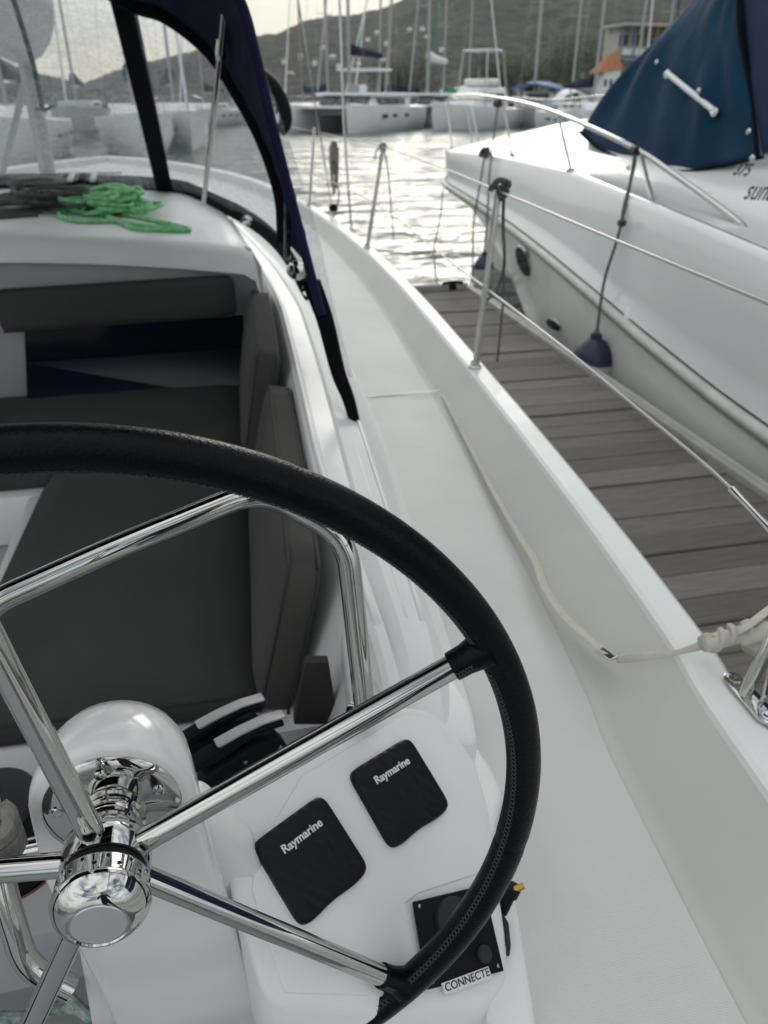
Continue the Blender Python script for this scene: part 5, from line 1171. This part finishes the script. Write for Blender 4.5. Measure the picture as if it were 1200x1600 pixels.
# ================================================================ SHORE BUILDINGS AND TREES
AB = [a for a, e in [(29.277,0.0306),(26.809,0.0340),(19.839,0.0286),(23.492,0.0314),(20.852,0.0316),(25.072,0.0342),(14.467,-0.0000),(31.969,0.0360)]]
bx_, by_ = at(AB[0], 128)
t = thing('waterfront_building', 'two storey waterfront building with blue posts and dark flat roof', 'building', (bx_, by_, 1))
w_ = 11.0
q = MB(); q.box((bx_, by_ + 3, 4.2), (w_, 6, 6.4)); q.build('wall', 'fargrey', t)
q = MB(); q.box((bx_, by_ - .6, 9.2), (w_, .3, .9)); q.build('balcony_front', 'farwhite', t)
q = MB(); q.box((bx_, by_ + 1, 7.9), (w_ + .6, 8, .4)); q.build('balcony_floor', 'bluewood', t)
q = MB(); q.box((bx_ - .4, by_ + 1, 13.0), (w_ + .8, 7.6, .5)); q.build('roof', 'rubber', t, bevel=.1)
q = MB(); q.box((bx_, by_ + 3.2, 10.4), (w_ * .96, 5, 4.8)); q.build('wall', 'plaster', t)
for k in range(6):
    x_ = bx_ - w_ / 2 + k * w_ / 5
    q = MB(); q.box((x_, by_ - .9, 6.9), (.25, .25, 12)); q.build('post', 'bluewood', t)
for k in range(5):
    x_ = bx_ - w_ / 2 + (k + .5) * w_ / 5
    q = MB(); q.box((x_, by_ - .02, 5.4), (1.5, .1, 1.9)); f_ = q.build('window', 'bluewood', t)
    q = MB(); q.box((x_, by_ - .10, 5.4), (1.2, .06, 1.6)); q.build('pane', 'glassdark', f_)
    q = MB(); q.box((x_, by_ + .66, 11.0), (1.6, .1, 1.6)); q.build('window', 'glassdark', t)
q = MB(); q.box((bx_ + .4, by_ - .85, 10.4), (3.2, .1, 1.6)); tag(q.build('hanging_cloth', 'redcloth'), 'red cloth hung on the upper balcony of the waterfront building', 'cloth')
t.scale = (.86, .86, .80)
bx_, by_ = at(AB[1], 122)
t = thing('tiled_house', 'white house with an orange tiled roof beside the waterfront building', 'house', (bx_, by_, 1))
q = MB(); q.box((bx_ + 1.4, by_ + 2, 3.8), (4.2, 5, 6.6)); q.build('wall', 'farwhite', t)
q = MB(); q.add([(bx_ - 2.2, by_ - 1, 6.4), (bx_ + 3.7, by_ - 1, 7.1), (bx_ + 3.7, by_ + 5, 7.1), (bx_ - 2.2, by_ + 5, 6.4), (bx_ + 1.6, by_ + 2, 9.6), (bx_ + 3.4, by_ + 2, 9.9)], [(0, 1, 5, 4), (1, 2, 5), (2, 3, 4, 5), (3, 0, 4), (0, 3, 2, 1)]); q.build('roof', 'tile', t, smooth=False)
for k in range(3):
    q = MB(); q.box((bx_ - .1 + 1.4 * k, by_ - .53, 4.8), (.7, .08, 1.1)); q.build('window', 'glassdark', t)
t.scale = (.58, .58, .74)
def tree(label, x, y, h, rad, seed, z0=1.0):
    rnd = random.Random(seed); t = thing('shore_tree', label, 'tree', (x, y, z0), 'trees along the shore')
    q = MB(); q.tube(catmull([(x, y, z0 - .5), (x + .2, y, z0 + h * .3), (x - .1, y + .1, z0 + h * .7)], 4), lambda u: .32 * (1 - .6 * u), n=8)
    for k in range(5):
        a = rnd.uniform(0, 6.28); q.tube([(x, y, z0 + h * (.3 + .06 * k)), (x + rad * .6 * math.cos(a), y + rad * .6 * math.sin(a), z0 + h * (.55 + .06 * k))], lambda u: .12 * (1 - .7 * u), n=6)
    q.build('trunk', 'bark', t)
    q = MB(); cl_ = [(rnd.gauss(0, rad * .42), rnd.gauss(0, rad * .42), h * .62 + rnd.gauss(0, h * .16), rad * rnd.uniform(.25, .45)) for _ in range(18)]
    for i in range(2600):
        c = rnd.choice(cl_); d = V((rnd.gauss(0, 1), rnd.gauss(0, 1), rnd.gauss(0, .8))).normalized() * c[3] * rnd.uniform(.5, 1.1)
        p = V((x + c[0], y + c[1], z0 + c[2])) + d; a = V((rnd.gauss(0, 1), rnd.gauss(0, 1), rnd.gauss(0, 1))).normalized() * .22; b = a.orthogonal().normalized() * .15
        q.add([p - a, p + b, p + a, p - b], [(0, 1, 2, 3)])
    q.build('crown', 'leaf', t, smooth=False)
TL = [('dark bushy tree behind the tower frame boat', 2, 148, 8, 5), ('broad tree above the left end of the blue tarp', 4, 140, 7, 5), ('tree between the white mast and the white dodger', 3, 146, 8.5, 5.5), ('tree just left of the orange tiled roof', 5, 150, 10, 5), ('low tree behind the dark raked mast', 6, 140, 6, 6), ('tree to the right of the waterfront building', 7, 150, 9, 5)]
for i, (lb, idx, d_, hh_, rd_) in enumerate(TL):
    x_, y_ = at(AB[idx], d_); tree(lb, x_, y_, hh_, rd_, i)
# ================================================================ THE PERSON AT THE WHEEL (seen only in the polished steel)
M['skin'] = mat('skin', (0.36, 0.19, 0.13), 0.5); M['jacket'] = mat('navy_jacket', (0.012, 0.014, 0.022), 0.85, bump=0.3, bscale=60, bdist=0.004)
M['trousers'] = mat('dark_trousers', (0.03, 0.03, 0.034), 0.9); M['hair'] = mat('dark_hair', (0.02, 0.014, 0.01), 0.6, bump=0.6, bscale=120, bdist=0.004)
def person(px, py, pz):
    t = thing('person', 'person in a dark jacket with raised hands, mirrored in the steel wheel hub', 'person', (px, py, pz))
    J = []; E_ = []
    def j(p, r, par=None):
        J.append((V((px, py, pz)) + V(p), r)); 
        if par is not None: E_.append((par, len(J) - 1))
        return len(J) - 1
    pel = j((0, 0, .95), (.15, .11)); wa = j((0, .0, 1.10), (.14, .10), pel); ch = j((0, .0, 1.30), (.165, .12), wa); sh = j((0, -.01, 1.44), (.11, .08), ch)
    nk = j((0, .01, 1.52), (.055, .055), sh); hd0 = j((0, .03, 1.60), (.072, .085), nk); hd = j((0, .035, 1.68), (.078, .095), hd0); ht = j((0, .02, 1.745), (.055, .065), hd)
    for s in (-1, 1):
        a = j((.17 * s, 0, 1.42), (.055, .055), sh); b = j((.24 * s, .03, 1.17), (.044, .044), a); c = j((.12 * s, .235, 1.33), (.030, .030), b); d = j((.085 * s, .275, 1.36), (.034, .022), c)
        for k in range(4):
            f = j(((.070 - .004 * k) * s, .300, 1.385 - .02 * k), (.0095, .0095), d); g = j(((.045 - .003 * k) * s, .310, 1.40 - .02 * k), (.0085, .0085), f); j(((.025 + .003 * k) * s, .300, 1.405 - .02 * k), (.0075, .0075), g)
        f = j((.075 * s, .262, 1.395), (.010, .010), d); j((.06 * s, .268, 1.42), (.009, .009), f)
        h = j((.095 * s, 0, .88), (.088, .088), pel); k_ = j((.11 * s, .02, .50), (.058, .058), h); an = j((.12 * s, -.02, .09), (.040, .040), k_); fo = j((.13 * s, .12, .035), (.045, .03), an)
    me = bpy.data.meshes.new('body'); me.from_pydata([p for p, r in J], E_, []); o = bpy.data.objects.new('body', me); COL.objects.link(o)
    md = o.modifiers.new('skin', 'SKIN'); md.use_smooth_shade = True
    for i, (p, r) in enumerate(J): me.skin_vertices[0].data[i].radius = r
    me.skin_vertices[0].data[0].use_root = True
    sb = o.modifiers.new('sub', 'SUBSURF'); sb.levels = 1; sb.render_levels = 1
    dg = bpy.context.evaluated_depsgraph_get(); m2 = bpy.data.meshes.new_from_object(o.evaluated_get(dg)); bpy.data.objects.remove(o)
    for v in m2.vertices: v.co -= V((px, py, pz))
    m2.materials.clear()
    for k in ('jacket', 'trousers', 'skin', 'thread'): m2.materials.append(M[k])
    for f in m2.polygons:
        c = f.center; f.material_index = 2 if (c.z > 1.50 or c.y > .215) else (0 if c.z > .93 else (3 if c.z < .10 else 1))
    m2.name = 'body'; o = bpy.data.objects.new('body', m2); COL.objects.link(o); o.parent = t; o['_o'] = [px, py, pz]
    B = V((px, py, pz))
    q = MB(); rows = []
    for i in range(9):
        a = math.pi * .5 * i / 8; rows.append([B + V((.088 * math.cos(a) * math.sin(b), .012 - .105 * math.cos(a) * math.cos(b), 1.675 + .105 * math.sin(a))) for b in [-1.9 + 3.8 * k / 20 for k in range(21)]])
    q.loft(rows); q.build('hair', 'hair', t, solid=.01)
    q = MB(); q.tube([B + V((0, .118, 1.685)), B + V((0, .138, 1.648)), B + V((0, .122, 1.640))], .011, n=8); q.build('nose', 'skin', t)
    for s in (-1, 1):
        q = MB(); q.lathe([(.0, -.01), (.012, .0), (0, .010)], B + V((.032 * s, .110, 1.69)), (0, 1, 0), n=10); q.build('eye', 'white', t)
        q = MB(); q.lathe([(.022, -.006), (.026, .0), (.02, .006)], B + V((.086 * s, .03, 1.67)), (1, 0, 0), n=10); q.build('ear', 'skin', t)
    q = MB(); q.tube([B + V((-.022, .118, 1.612)), B + V((0, .126, 1.612)), B + V((.022, .118, 1.612))], .006, n=6); q.build('mouth', 'redcloth', t)
person(.05, -.66, .89)
# ---- haze
HZ = 0.00022
m = bpy.data.materials.new('haze_air'); m.use_nodes = True; nt = m.node_tree
for n_ in list(nt.nodes): nt.nodes.remove(n_)
o_ = nt.nodes.new('ShaderNodeOutputMaterial'); pv = nt.nodes.new('ShaderNodeVolumePrincipled'); pv.inputs['Density'].default_value = HZ; pv.inputs['Color'].default_value = (.90, .92, .92, 1); pv.inputs['Anisotropy'].default_value = .3
nt.links.new(pv.outputs[0], o_.inputs['Volume'])
if HZ:
    q = MB(); q.box((0, 0, 99), (6400, 6400, 202)); hz = q.build('haze', m); tag(hz, kind='stuff')
for o in bpy.data.objects:
    if '_o' in o: del o['_o']
